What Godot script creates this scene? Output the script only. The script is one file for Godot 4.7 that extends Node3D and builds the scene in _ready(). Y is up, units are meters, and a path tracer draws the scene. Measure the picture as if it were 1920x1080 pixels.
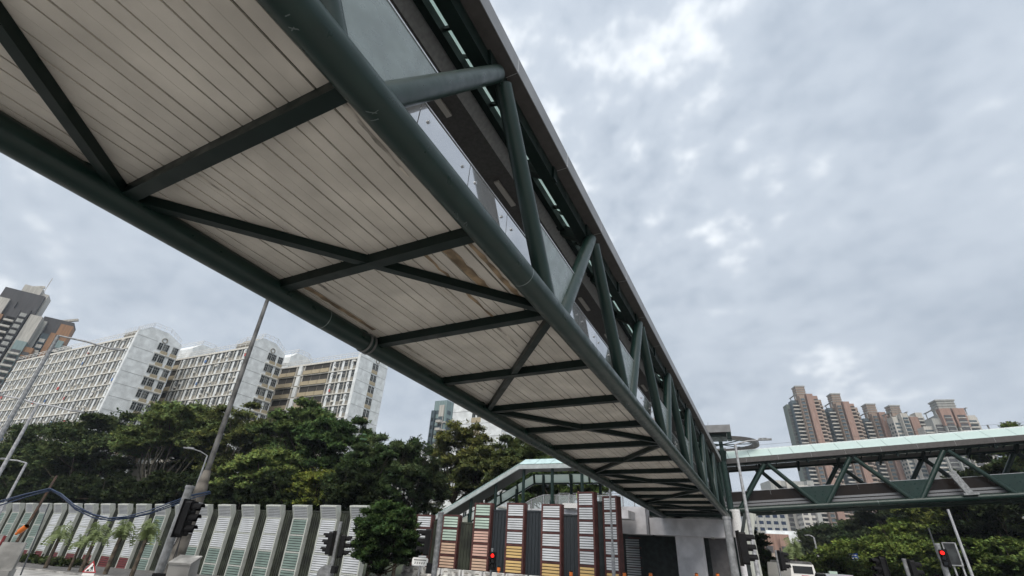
extends Node3D

var M := {}
var used := {}
var rng := RandomNumberGenerator.new()


# ---------- geometry collector ----------
class Geo:
	var v := PackedVector3Array()
	var n := PackedVector3Array()
	var ix := PackedInt32Array()

	func quad(a: Vector3, b: Vector3, c: Vector3, d: Vector3, nr: Vector3) -> void:
		var k := v.size()
		v.append(a); v.append(b); v.append(c); v.append(d)
		for i in 4: n.append(nr)
		if (b - a).cross(c - a).dot(nr) > 0.0:
			ix.append_array([k, k + 2, k + 1, k, k + 3, k + 2])
		else:
			ix.append_array([k, k + 1, k + 2, k, k + 2, k + 3])

	func face(a: Vector3, b: Vector3, c: Vector3, d: Vector3, away: Vector3) -> void:
		var nr := (b - a).cross(c - a)
		if nr.length_squared() < 1e-12: nr = (c - a).cross(d - a)
		nr = nr.normalized()
		if nr.dot(away) < 0.0: nr = -nr
		quad(a, b, c, d, nr)

	func tri(a: Vector3, b: Vector3, c: Vector3, away: Vector3) -> void:
		var nr := (b - a).cross(c - a).normalized()
		if nr.dot(away) < 0.0: nr = -nr
		var k := v.size()
		v.append(a); v.append(b); v.append(c)
		for i in 3: n.append(nr)
		if (b - a).cross(c - a).dot(nr) > 0.0: ix.append_array([k, k + 2, k + 1])
		else: ix.append_array([k, k + 1, k + 2])

	# eight corners, bottom ring 0-3 and top ring 4-7
	func hexa(p: Array) -> void:
		var m := Vector3.ZERO
		for q: Vector3 in p: m += q / 8.0
		for f: Array in [[0, 1, 2, 3], [4, 5, 6, 7], [0, 1, 5, 4], [1, 2, 6, 5], [2, 3, 7, 6], [3, 0, 4, 7]]:
			var o: Vector3 = (p[f[0]] + p[f[1]] + p[f[2]] + p[f[3]]) / 4.0
			face(p[f[0]], p[f[1]], p[f[2]], p[f[3]], o - m)

	func box(c: Vector3, s: Vector3, b := Basis()) -> void:
		var x := b.x * s.x * 0.5
		var y := b.y * s.y * 0.5
		var z := b.z * s.z * 0.5
		hexa([c - x - y - z, c + x - y - z, c + x - y + z, c - x - y + z, c - x + y - z, c + x + y - z, c + x + y + z, c - x + y + z])

	func span(lo: Vector3, hi: Vector3) -> void:
		box((lo + hi) * 0.5, (hi - lo).abs())

	func bar(a: Vector3, b: Vector3, w: float, h: float, up := Vector3.UP) -> void:
		var z := (b - a).normalized()
		if absf(z.dot(up)) > 0.99: up = Vector3.RIGHT
		var x := up.cross(z).normalized()
		var y := z.cross(x)
		box((a + b) * 0.5, Vector3(w, h, a.distance_to(b)), Basis(x, y, z))

	func tube(a: Vector3, b: Vector3, r0: float, r1: float, seg := 12, caps := true) -> void:
		var z := (b - a).normalized()
		var x := (Vector3.UP if absf(z.y) < 0.95 else Vector3.RIGHT).cross(z).normalized()
		var y := z.cross(x)
		var sl := (r0 - r1) / maxf(a.distance_to(b), 1e-4)
		var k := v.size()
		for i in seg + 1:
			var d := x * cos(TAU * i / seg) + y * sin(TAU * i / seg)
			v.append(a + d * r0); v.append(b + d * r1)
			var nn := (d + z * sl).normalized()
			n.append(nn); n.append(nn)
		for i in seg:
			var q := k + i * 2
			ix.append_array([q, q + 1, q + 2, q + 1, q + 3, q + 2])
		if caps:
			for e in 2:
				var cc := a if e == 0 else b
				var rr := r0 if e == 0 else r1
				var nz := -z if e == 0 else z
				for i in seg:
					var p := cc + (x * cos(TAU * i / seg) + y * sin(TAU * i / seg)) * rr
					var q := cc + (x * cos(TAU * (i + 1) / seg) + y * sin(TAU * (i + 1) / seg)) * rr
					tri(cc, p, q, nz)

	func path(pts: Array, r: float, seg := 8) -> void:
		for i in pts.size() - 1:
			tube(pts[i], pts[i + 1], r, r, seg, true)

	func ball(c: Vector3, r: Vector3, rings := 6, seg := 10) -> void:
		var k := v.size()
		for j in rings + 1:
			for i in seg + 1:
				var t := PI * j / rings
				var d := Vector3(sin(t) * cos(TAU * i / seg), cos(t), sin(t) * sin(TAU * i / seg))
				v.append(c + d * r); n.append((d / r).normalized())
		for j in rings:
			for i in seg:
				var q := k + j * (seg + 1) + i
				ix.append_array([q, q + 1, q + seg + 1, q + 1, q + seg + 2, q + seg + 1])

	# polygon in the plane (o, ux, uy), thickened along uz by t
	func slab(poly: PackedVector2Array, o: Vector3, ux: Vector3, uy: Vector3, uz: Vector3, t: float) -> void:
		var tr := Geometry2D.triangulate_polygon(poly)
		var p := []
		for q in poly: p.append(o + ux * q.x + uy * q.y)
		for i in range(0, tr.size(), 3):
			tri(p[tr[i]], p[tr[i + 1]], p[tr[i + 2]], -uz)
			tri(p[tr[i]] + uz * t, p[tr[i + 1]] + uz * t, p[tr[i + 2]] + uz * t, uz)
		var m := Vector3.ZERO
		for q: Vector3 in p: m += q / p.size()
		var area := 0.0
		for i in poly.size():
			area += poly[i].cross(poly[(i + 1) % poly.size()])
		for i in p.size():
			var a: Vector3 = p[i]
			var b: Vector3 = p[(i + 1) % p.size()]
			var e := poly[(i + 1) % poly.size()] - poly[i]
			var w := (ux * e.y - uy * e.x) * signf(area)
			face(a, b, b + uz * t, a + uz * t, w)

	func onto(mesh: ArrayMesh, mat: Material) -> void:
		if v.is_empty(): return
		var a := []
		a.resize(Mesh.ARRAY_MAX)
		a[Mesh.ARRAY_VERTEX] = v
		a[Mesh.ARRAY_NORMAL] = n
		a[Mesh.ARRAY_INDEX] = ix
		mesh.add_surface_from_arrays(Mesh.PRIMITIVE_TRIANGLES, a)
		mesh.surface_set_material(mesh.get_surface_count() - 1, mat)


func meshof(pairs: Array) -> ArrayMesh:
	var m := ArrayMesh.new()
	for i in range(0, pairs.size(), 2):
		pairs[i].onto(m, pairs[i + 1])
	return m


func numbered(called: String) -> String:
	var k: int = used.get(called, 0)
	used[called] = k + 1
	return called if k == 0 else "%s_%03d" % [called, k]


func thing(called: String, label: String, category: String, at: Vector3, basis := Basis(), group := "") -> Node3D:
	var o := Node3D.new()
	o.name = numbered(called)
	add_child(o, true)
	o.transform = Transform3D(basis, at)
	tag(o, label, category, group)
	return o


func tag(o: Node3D, label: String, category: String, group := "") -> void:
	o.set_meta("label", label)
	o.set_meta("category", category)
	if group: o.set_meta("group", group)


func put(called: String, mesh: Mesh, parent: Node3D, at := Vector3.ZERO, basis := Basis()) -> MeshInstance3D:
	var o := MeshInstance3D.new()
	o.mesh = mesh
	var kids: Dictionary = parent.get_meta("_k") if parent.has_meta("_k") else {}
	var k: int = kids.get(called, 0)
	kids[called] = k + 1
	parent.set_meta("_k", kids)
	o.name = called if k == 0 else "%s_%03d" % [called, k]
	o.transform = Transform3D(basis, at)
	parent.add_child(o, true)
	return o


func part(called: String, g: Geo, mat: Material, parent: Node3D) -> MeshInstance3D:
	return put(called, meshof([g, mat]), parent)


func stuff(o: Node3D) -> Node3D:
	o.set_meta("kind", "stuff")
	return o


func dup(src: Node3D, at: Vector3, basis: Basis, label: String) -> Node3D:
	var c: Node3D = src.duplicate()
	var called := String(src.name)
	if called.right(3).is_valid_int(): called = called.left(-4)
	c.name = numbered(called)
	add_child(c, true)
	c.transform = Transform3D(basis, at)
	c.set_meta("label", label)
	return c


func strip_counts(o: Node) -> void:
	if o.has_meta("_k"): o.remove_meta("_k")
	for c in o.get_children(): strip_counts(c)


func ground_y(x: float) -> float:
	return -2.8 * (1.0 - exp(-maxf(0.0, -x - 9.0) / 38.0))


# ---------- materials ----------
var T := {}

func noise_tex(s: int, freq: float, lo: float, hi: float, oct := 4, size := 256, kind := FastNoiseLite.TYPE_SIMPLEX_SMOOTH) -> NoiseTexture2D:
	var f := FastNoiseLite.new()
	f.seed = s; f.frequency = freq; f.fractal_octaves = oct; f.noise_type = kind
	var t := NoiseTexture2D.new()
	t.width = size; t.height = size; t.seamless = true; t.noise = f
	var g := Gradient.new()
	g.set_color(0, Color(lo, lo, lo)); g.set_color(1, Color(hi, hi, hi))
	g.set_offset(0, 0.15); g.set_offset(1, 0.8)
	t.color_ramp = g
	return t


func streak_tex(s: int, lo: float, hi: float, fx: float, fy: float) -> ImageTexture:
	var f := FastNoiseLite.new()
	f.seed = s; f.frequency = 1.0; f.fractal_octaves = 4
	var im := Image.create(256, 256, false, Image.FORMAT_RGB8)
	for y in 256:
		for x in 256:
			var ax := TAU * x / 256.0
			var q := f.get_noise_3d(cos(ax) * fx, sin(ax) * fx, absf(y - 128.0) / 128.0 * fy) * 0.6 + 0.5
			q = clampf(lo + (hi - lo) * smoothstep(0.1, 0.75, q), 0.0, 1.0)
			im.set_pixel(x, y, Color(q, q * 0.995, q * 0.985))
	return ImageTexture.create_from_image(im)


func mat(key: String, lin: Color, rough := 0.7, metal := 0.0, tex: Texture2D = null, scale := 0.3, bump := 0.0) -> StandardMaterial3D:
	var m := StandardMaterial3D.new()
	m.resource_name = key
	m.albedo_color = lin.linear_to_srgb()
	m.roughness = rough
	m.metallic = metal
	if tex:
		m.albedo_texture = tex
		m.uv1_triplanar = true
		m.uv1_world_triplanar = true
		m.uv1_scale = Vector3.ONE * scale
		if bump > 0.0:
			m.heightmap_enabled = true
			m.heightmap_texture = tex
			m.heightmap_scale = bump
	M[key] = m
	return m


func materials() -> void:
	T.grime = noise_tex(3, 0.012, 0.72, 1.0, 5)
	T.soft = noise_tex(13, 0.012, 0.88, 1.0, 5)
	T.fine = noise_tex(8, 0.05, 0.86, 1.0, 4)
	T.patch = noise_tex(21, 0.008, 0.55, 1.0, 5)
	T.streak = streak_tex(5, 0.76, 1.0, 9.0, 1.2)
	T.mild = streak_tex(6, 0.82, 1.0, 5.0, 1.0)
	mat("paint", Color(0.0080, 0.0260, 0.0210), 0.30, 0.0, T.soft, 0.45)
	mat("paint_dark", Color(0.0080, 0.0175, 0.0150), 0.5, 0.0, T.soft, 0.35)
	mat("plate", Color(0.165, 0.205, 0.200), 0.30, 0.0, T.soft, 0.5)
	mat("soffit", Color(0.68, 0.625, 0.55), 0.6, 0.0, T.soft, 0.22)
	mat("soffit_b", Color(0.665, 0.61, 0.535), 0.6, 0.0, T.soft, 0.22)
	mat("soffit_c", Color(0.695, 0.64, 0.565), 0.6, 0.0, T.soft, 0.22)
	mat("joint", Color(0.012, 0.011, 0.010), 0.9)
	mat("rust", Color(0.40, 0.285, 0.175), 0.8, 0.0, T.patch, 0.8)
	mat("gutter", Color(0.085, 0.078, 0.075), 0.45, 0.2, T.soft, 0.8)
	mat("gutter_face", Color(0.22, 0.22, 0.222), 0.4, 0.3, T.soft, 0.3)
	mat("ceiling", Color(0.085, 0.082, 0.08), 0.5, 0.1, T.fine, 0.6)
	mat("ceiling_side", Color(0.36, 0.37, 0.375), 0.45, 0.15, T.fine, 0.6)
	mat("fixture", Color(0.42, 0.40, 0.37), 0.5)
	mat("steel", Color(0.55, 0.56, 0.57), 0.3, 0.6, T.fine, 1.5)
	mat("galv", Color(0.30, 0.31, 0.32), 0.5, 0.25, T.grime, 1.2)
	mat("galv_pale", Color(0.46, 0.47, 0.49), 0.5, 0.2, T.grime, 1.0)
	mat("pole", Color(0.17, 0.17, 0.168), 0.6, 0.15, T.patch, 0.8)
	mat("pole_stub", Color(0.19, 0.175, 0.155), 0.8, 0.0, T.patch, 1.0)
	mat("black", Color(0.012, 0.012, 0.013), 0.5)
	mat("black_gloss", Color(0.010, 0.010, 0.011), 0.6)
	mat("white", Color(0.74, 0.74, 0.73), 0.5, 0.0, T.fine, 0.8)
	mat("pier", Color(0.80, 0.79, 0.82), 0.8, 0.0, T.soft, 0.2)
	mat("deck_edge", Color(0.19, 0.195, 0.205), 0.5, 0.1, T.fine, 0.7)
	mat("concrete", Color(0.42, 0.41, 0.39), 0.85, 0.0, T.patch, 0.25)
	mat("road", Color(0.41, 0.40, 0.38), 0.9, 0.0, T.grime, 0.12)
	mat("paving", Color(0.13, 0.125, 0.12), 0.9, 0.0, T.grime, 0.4)
	mat("marking", Color(0.78, 0.78, 0.75), 0.7, 0.0, T.patch, 0.6)
	mat("soil", Color(0.045, 0.06, 0.025), 0.95, 0.0, T.patch, 0.3)
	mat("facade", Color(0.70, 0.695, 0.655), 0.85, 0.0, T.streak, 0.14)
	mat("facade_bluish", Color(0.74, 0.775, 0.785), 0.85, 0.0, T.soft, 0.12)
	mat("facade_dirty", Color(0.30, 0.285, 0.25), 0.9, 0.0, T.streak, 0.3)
	mat("apron", Color(0.44, 0.38, 0.27), 0.9, 0.0, T.streak, 0.3)
	mat("recess", Color(0.045, 0.043, 0.04), 0.9)
	mat("groove", Color(0.36, 0.37, 0.37), 0.9)
	mat("win_glass", Color(0.022, 0.028, 0.032), 0.2)
	mat("curtain", Color(0.20, 0.22, 0.22), 0.7, 0.0, T.patch, 0.7)
	mat("win_frame", Color(0.34, 0.35, 0.345), 0.5)
	mat("rail_white", Color(0.66, 0.66, 0.64), 0.6)
	mat("ac", Color(0.62, 0.61, 0.57), 0.6)
	mat("brick_pink", Color(0.31, 0.205, 0.17), 0.85, 0.0, T.mild, 0.05)
	mat("brick_tan", Color(0.285, 0.22, 0.18), 0.85, 0.0, T.mild, 0.05)
	mat("brick_green", Color(0.13, 0.16, 0.145), 0.8, 0.0, T.mild, 0.05)
	mat("tower_blue", Color(0.085, 0.115, 0.135), 0.5, 0.0, T.mild, 0.05)
	mat("tower_grey", Color(0.34, 0.35, 0.34), 0.8, 0.0, T.mild, 0.05)
	mat("tower_pale", Color(0.48, 0.47, 0.44), 0.8, 0.0, T.mild, 0.05)
	mat("tower_dark", Color(0.065, 0.066, 0.073), 0.7, 0.0, T.mild, 0.05)
	mat("tower_orange", Color(0.30, 0.17, 0.095), 0.8, 0.0, T.mild, 0.05)
	mat("tower_teal", Color(0.20, 0.28, 0.29), 0.6, 0.0, T.mild, 0.05)
	mat("louvre_white", Color(0.62, 0.645, 0.67), 0.45, 0.1, T.soft, 0.15)
	mat("louvre_green", Color(0.20, 0.27, 0.24), 0.5, 0.1, T.soft, 0.15)
	mat("louvre_mint", Color(0.46, 0.58, 0.50), 0.5, 0.1, T.soft, 0.15)
	mat("louvre_maroon", Color(0.14, 0.028, 0.028), 0.6, 0.0, T.soft, 0.15)
	mat("louvre_peach", Color(0.60, 0.42, 0.31), 0.5, 0.0, T.soft, 0.15)
	mat("louvre_pink", Color(0.62, 0.40, 0.33), 0.5, 0.0, T.soft, 0.15)
	mat("louvre_yellow", Color(0.66, 0.46, 0.19), 0.5, 0.0, T.soft, 0.15)
	mat("frame_white", Color(0.52, 0.55, 0.52), 0.6, 0.0, T.streak, 0.5)
	mat("frame_red", Color(0.11, 0.036, 0.032), 0.6, 0.0, T.grime, 0.5)
	mat("backing", Color(0.10, 0.105, 0.105), 0.9)
	mat("sheet_olive", Color(0.034, 0.041, 0.027), 0.65, 0.0, T.patch, 0.35)
	mat("sheet_blue", Color(0.018, 0.026, 0.034), 0.55, 0.0, T.streak, 0.5)
	mat("sheet_dark", Color(0.026, 0.036, 0.038), 0.6, 0.0, T.grime, 0.5)
	mat("bark", Color(0.11, 0.085, 0.06), 0.95, 0.0, T.patch, 1.5)
	mat("bark_pale", Color(0.20, 0.18, 0.14), 0.95, 0.0, T.patch, 1.5)
	mat("orange", Color(0.75, 0.19, 0.03), 0.4)
	mat("barrier", Color(0.60, 0.59, 0.56), 0.6, 0.0, T.patch, 0.8)
	mat("barrier_slot", Color(0.24, 0.22, 0.20), 0.9)
	mat("red", Color(0.36, 0.02, 0.025), 0.5)
	mat("sign_white", Color(0.78, 0.78, 0.76), 0.5)
	mat("office_blue", Color(0.012, 0.022, 0.05), 0.2)
	mat("sign_dark", Color(0.06, 0.066, 0.07), 0.5, 0.0, T.patch, 1.5)
	mat("sign_blue", Color(0.02, 0.10, 0.42), 0.5)
	mat("cable_blue", Color(0.014, 0.035, 0.085), 0.45)
	mat("cable_black", Color(0.012, 0.013, 0.016), 0.5)
	mat("wood", Color(0.055, 0.028, 0.014), 0.9, 0.0, T.patch, 2.0)
	mat("skin", Color(0.42, 0.25, 0.17), 0.6)
	mat("vest", Color(0.45, 0.70, 0.06), 0.7)
	mat("trouser", Color(0.03, 0.035, 0.05), 0.8)
	mat("car_white", Color(0.72, 0.71, 0.68), 0.3)
	mat("car_silver", Color(0.30, 0.31, 0.31), 0.3, 0.4)
	mat("car_glass", Color(0.02, 0.022, 0.024), 0.08)
	mat("tyre", Color(0.02, 0.02, 0.02), 0.9)
	mat("cap_white", Color(0.74, 0.80, 0.80), 0.3, 0.0, T.fine, 0.4)
	mat("canopy_fascia", Color(0.48, 0.53, 0.53), 0.45, 0.0, T.soft, 0.5)
	mat("canopy_glass", Color(0.50, 0.68, 0.67), 0.12, 0.0, T.soft, 0.4)
	mat("scuff", Color(0.11, 0.135, 0.13), 0.8)
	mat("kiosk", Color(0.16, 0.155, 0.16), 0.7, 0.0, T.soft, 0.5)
	mat("brick_bal", Color(0.34, 0.28, 0.235), 0.8)
	mat("water_mark", Color(0.63, 0.57, 0.49), 0.8, 0.0, T.patch, 0.9)
	mat("cloth_red", Color(0.45, 0.10, 0.09), 0.9)
	mat("cloth_blue", Color(0.10, 0.18, 0.36), 0.9)
	mat("louvre_grey", Color(0.20, 0.20, 0.19), 0.8)
	M.plate.metallic_specular = 0.8
	T.gloss = noise_tex(33, 0.02, 0.55, 1.0, 5)
	for k in ["paint", "plate", "paint_dark"]:
		M[k].roughness_texture = T.gloss
		M[k].roughness_texture_channel = BaseMaterial3D.TEXTURE_CHANNEL_RED
	M.paint.roughness = 0.46
	M.plate.roughness = 0.42
	M.paint.metallic_specular = 0.45
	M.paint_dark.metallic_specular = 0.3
	M.win_glass.metallic_specular = 0.3
	M.tower_blue.metallic_specular = 0.3
	M.black.metallic_specular = 0.25
	M.black_gloss.metallic_specular = 0.2
	# panes
	var g := mat("parapet_glass", Color(0.62, 0.63, 0.65), 0.05, 0.72)
	g = mat("parapet_bronze", Color(0.016, 0.012, 0.010), 0.22)
	g.metallic_specular = 0.3
	g = mat("roof_glass", Color(0.68, 0.80, 0.78), 0.3)
	g.transparency = BaseMaterial3D.TRANSPARENCY_ALPHA
	g.albedo_color.a = 0.62
	g.metallic_specular = 1.0
	g.backlight_enabled = true
	g.backlight = Color(0.62, 0.72, 0.68)
	g = mat("clear_glass", Color(0.5, 0.55, 0.53), 0.05)
	g.transparency = BaseMaterial3D.TRANSPARENCY_ALPHA
	g.albedo_color.a = 0.16
	# lit lens
	g = mat("red_lit", Color(0.8, 0.04, 0.03), 0.4)
	g.emission_enabled = true
	g.emission = Color(1.0, 0.10, 0.08)
	g.emission_energy_multiplier = 1.3
	# leaves: colour comes per leaf spray
	for k in ["leaf", "leaf_soft"]:
		g = mat(k, Color(1, 1, 1), 0.5 if k == "leaf" else 0.65)
		g.vertex_color_use_as_albedo = true
		g.metallic_specular = 0.15
		g.backlight_enabled = true
		g.backlight = Color(0.46, 0.56, 0.20)


# ---------- sky ----------
func make_sky() -> Sky:
	var W := 1536
	var H := 768
	var im := Image.create(W, H, false, Image.FORMAT_RGBF)
	var a := FastNoiseLite.new()
	a.seed = 11; a.frequency = 1.0; a.fractal_octaves = 5; a.fractal_gain = 0.52
	var b := FastNoiseLite.new()
	b.seed = 29; b.frequency = 1.0; b.fractal_octaves = 3
	var dark := Vector3(0.400, 0.462, 0.545)
	var mid := Vector3(0.515, 0.575, 0.655)
	var lite := Vector3(0.86, 0.90, 0.945)
	for y in H:
		var el := PI * (0.5 - (y + 0.5) / H)
		var s := sin(el)
		for x in W:
			var az := TAU * ((x + 0.5) / W - 0.5)
			var c := Vector3(0.16, 0.16, 0.155)
			if s > -0.02:
				var k := 1.25 * cos(el) / (maxf(s, 0.0) + 0.34)
				var px := sin(az) * k
				var pz := -cos(az) * k
				# clouds lie in rolls that run up and to the right
				var u := px * 0.83 + pz * 0.55
				var w := -px * 0.55 + pz * 0.83
				var big := b.get_noise_2d(px * 0.70 + 1.7, pz * 0.70 - 2.6)
				var f1 := a.get_noise_2d(u * 1.7, w * 2.2)
				var f2 := a.get_noise_2d(u * 4.4 + 9.0, w * 5.4)
				var f3 := a.get_noise_2d(u * 10.0 + 4.0, w * 12.0)
				var mask := smoothstep(-0.40, 0.60, big + (s - 0.55) * 0.9)
				var t := 0.42 + big * 0.40 + (f1 * 0.38 + f2 * 0.38 + f3 * 0.26) * (0.55 + 0.75 * mask) + 0.14 * mask
				var gap := smoothstep(0.55, 1.10, t)
				var low := smoothstep(0.0, 0.60, t)
				var col := dark.lerp(mid, low).lerp(lite, gap)
				col = col.lerp(Vector3(0.60, 0.66, 0.735), 0.55 * exp(-maxf(s, 0.0) * 9.0))
				c = col * (0.94 + 0.16 * maxf(s, 0.0))
			im.set_pixel(x, y, Color(c.x, c.y, c.z))
	var p := PanoramaSkyMaterial.new()
	p.panorama = ImageTexture.create_from_image(im)
	var sky := Sky.new()
	sky.sky_material = p
	return sky


func _ready() -> void:
	rng.seed = 4711
	var cam := Camera3D.new()
	cam.name = "camera"
	cam.fov = 63.77
	cam.near = 0.05
	cam.far = 4000.0
	cam.transform = Transform3D(Basis(Vector3(0.89248, 0.05243, -0.44802), Vector3(0.17901, 0.87050, 0.45847), Vector3(0.41404, -0.48937, 0.76752)).orthonormalized(), Vector3(0, 2.1, 0))
	add_child(cam)
	cam.current = true
	var we := WorldEnvironment.new()
	we.name = "environment"
	var env := Environment.new()
	env.background_mode = Environment.BG_SKY
	env.sky = make_sky()
	env.background_energy_multiplier = 0.48
	env.tonemap_mode = Environment.TONE_MAPPER_LINEAR
	env.tonemap_exposure = 2.4
	env.fog_enabled = true
	env.fog_density = 0.0002
	env.fog_light_color = Color(0.80, 0.84, 0.88)
	env.sdfgi_enabled = true
	env.ssao_enabled = true
	env.ssil_enabled = true
	env.ambient_light_source = Environment.AMBIENT_SOURCE_SKY
	we.environment = env
	add_child(we)
	var sun := DirectionalLight3D.new()
	sun.name = "veiled_sun"
	sun.light_energy = 0.5
	sun.light_angular_distance = 50.0
	sun.light_color = Color(1.0, 0.97, 0.93)
	sun.shadow_enabled = true
	add_child(sun)
	sun.look_at_from_position(Vector3(0.20, 0.80, 0.56) * 100.0, Vector3.ZERO)
	materials()
	setting()
	main_footbridge()
	far_footbridge()
	landing()
	noise_walls()
	stair_canopy()
	white_blocks()
	towers()
	trees()
	street()
	for c in get_children(): strip_counts(c)


# ---------- ground ----------
func setting() -> void:
	var xs := [-2500.0, -600.0, -250.0, -160.0, -120.0, -90.0, -70.0, -55.0, -42.0, -32.0, -24.0, -18.0, -13.0, -9.0, 0.0, 20.0, 80.0, 300.0, 900.0, 2500.0]
	var zs := [2500.0, 500.0, 60.0, 0.0, -60.0, -300.0, -900.0, -2500.0]
	var g := Geo.new()
	for i in xs.size() - 1:
		for j in zs.size() - 1:
			var p := func(x: float, z: float) -> Vector3: return Vector3(x, ground_y(x), z)
			g.face(p.call(xs[i], zs[j]), p.call(xs[i + 1], zs[j]), p.call(xs[i + 1], zs[j + 1]), p.call(xs[i], zs[j + 1]), Vector3.UP)
	var o := part("ground", g, M.road, self)
	o.set_meta("kind", "structure")
	# the planted strip behind the noise barrier, 4 mm and a kerb above the road
	g = Geo.new()
	for i in range(1, 12):
		g.face(Vector3(xs[i], ground_y(xs[i]) + 0.13, -36.4), Vector3(xs[i + 1], ground_y(xs[i + 1]) + 0.13, -36.4), Vector3(xs[i + 1], ground_y(xs[i + 1]) + 0.13, -140), Vector3(xs[i], ground_y(xs[i]) + 0.13, -140), Vector3.UP)
	o = part("planted_slope", g, M.soil, self)
	o.set_meta("kind", "structure")
	g = Geo.new()
	for q: Array in [[20.0, 300.0, -48.0, -240.0], [20.0, 200.0, -20.0, -47.9]]:
		g.face(Vector3(q[0], 0.13, q[2]), Vector3(q[1], 0.13, q[2]), Vector3(q[1], 0.13, q[3]), Vector3(q[0], 0.13, q[3]), Vector3.UP)
	o = part("planted_verge", g, M.soil, self)
	o.set_meta("kind", "structure")
	# pavement with a kerb in front of the barrier
	g = Geo.new()
	var k := Geo.new()
	for i in range(3, 13):
		var x0: float = xs[i]
		var x1: float = xs[i + 1]
		var a := ground_y(x0)
		var b := ground_y(x1)
		g.hexa([Vector3(x0, a - 0.3, -26.0), Vector3(x1, b - 0.3, -26.0), Vector3(x1, b - 0.3, -36.4), Vector3(x0, a - 0.3, -36.4), Vector3(x0, a + 0.13, -26.0), Vector3(x1, b + 0.13, -26.0), Vector3(x1, b + 0.13, -36.4), Vector3(x0, a + 0.13, -36.4)])
		k.hexa([Vector3(x0, a - 0.3, -25.8), Vector3(x1, b - 0.3, -25.8), Vector3(x1, b - 0.3, -25.998), Vector3(x0, a - 0.3, -25.998), Vector3(x0, a + 0.135, -25.8), Vector3(x1, b + 0.135, -25.8), Vector3(x1, b + 0.135, -25.998), Vector3(x0, a + 0.135, -25.998)])
	part("pavement", g, M.paving, self).set_meta("kind", "structure")
	part("kerb", k, M.concrete, self).set_meta("kind", "structure")
	g = Geo.new()
	for i in 14:
		var x := -60.0 + i * 6.0
		g.face(Vector3(x, ground_y(x) + 0.006, -18), Vector3(x + 3, ground_y(x + 3) + 0.006, -18), Vector3(x + 3, ground_y(x + 3) + 0.006, -18.12), Vector3(x, ground_y(x) + 0.006, -18.12), Vector3.UP)
	part("lane_marking", g, M.marking, self).set_meta("kind", "structure")


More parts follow.
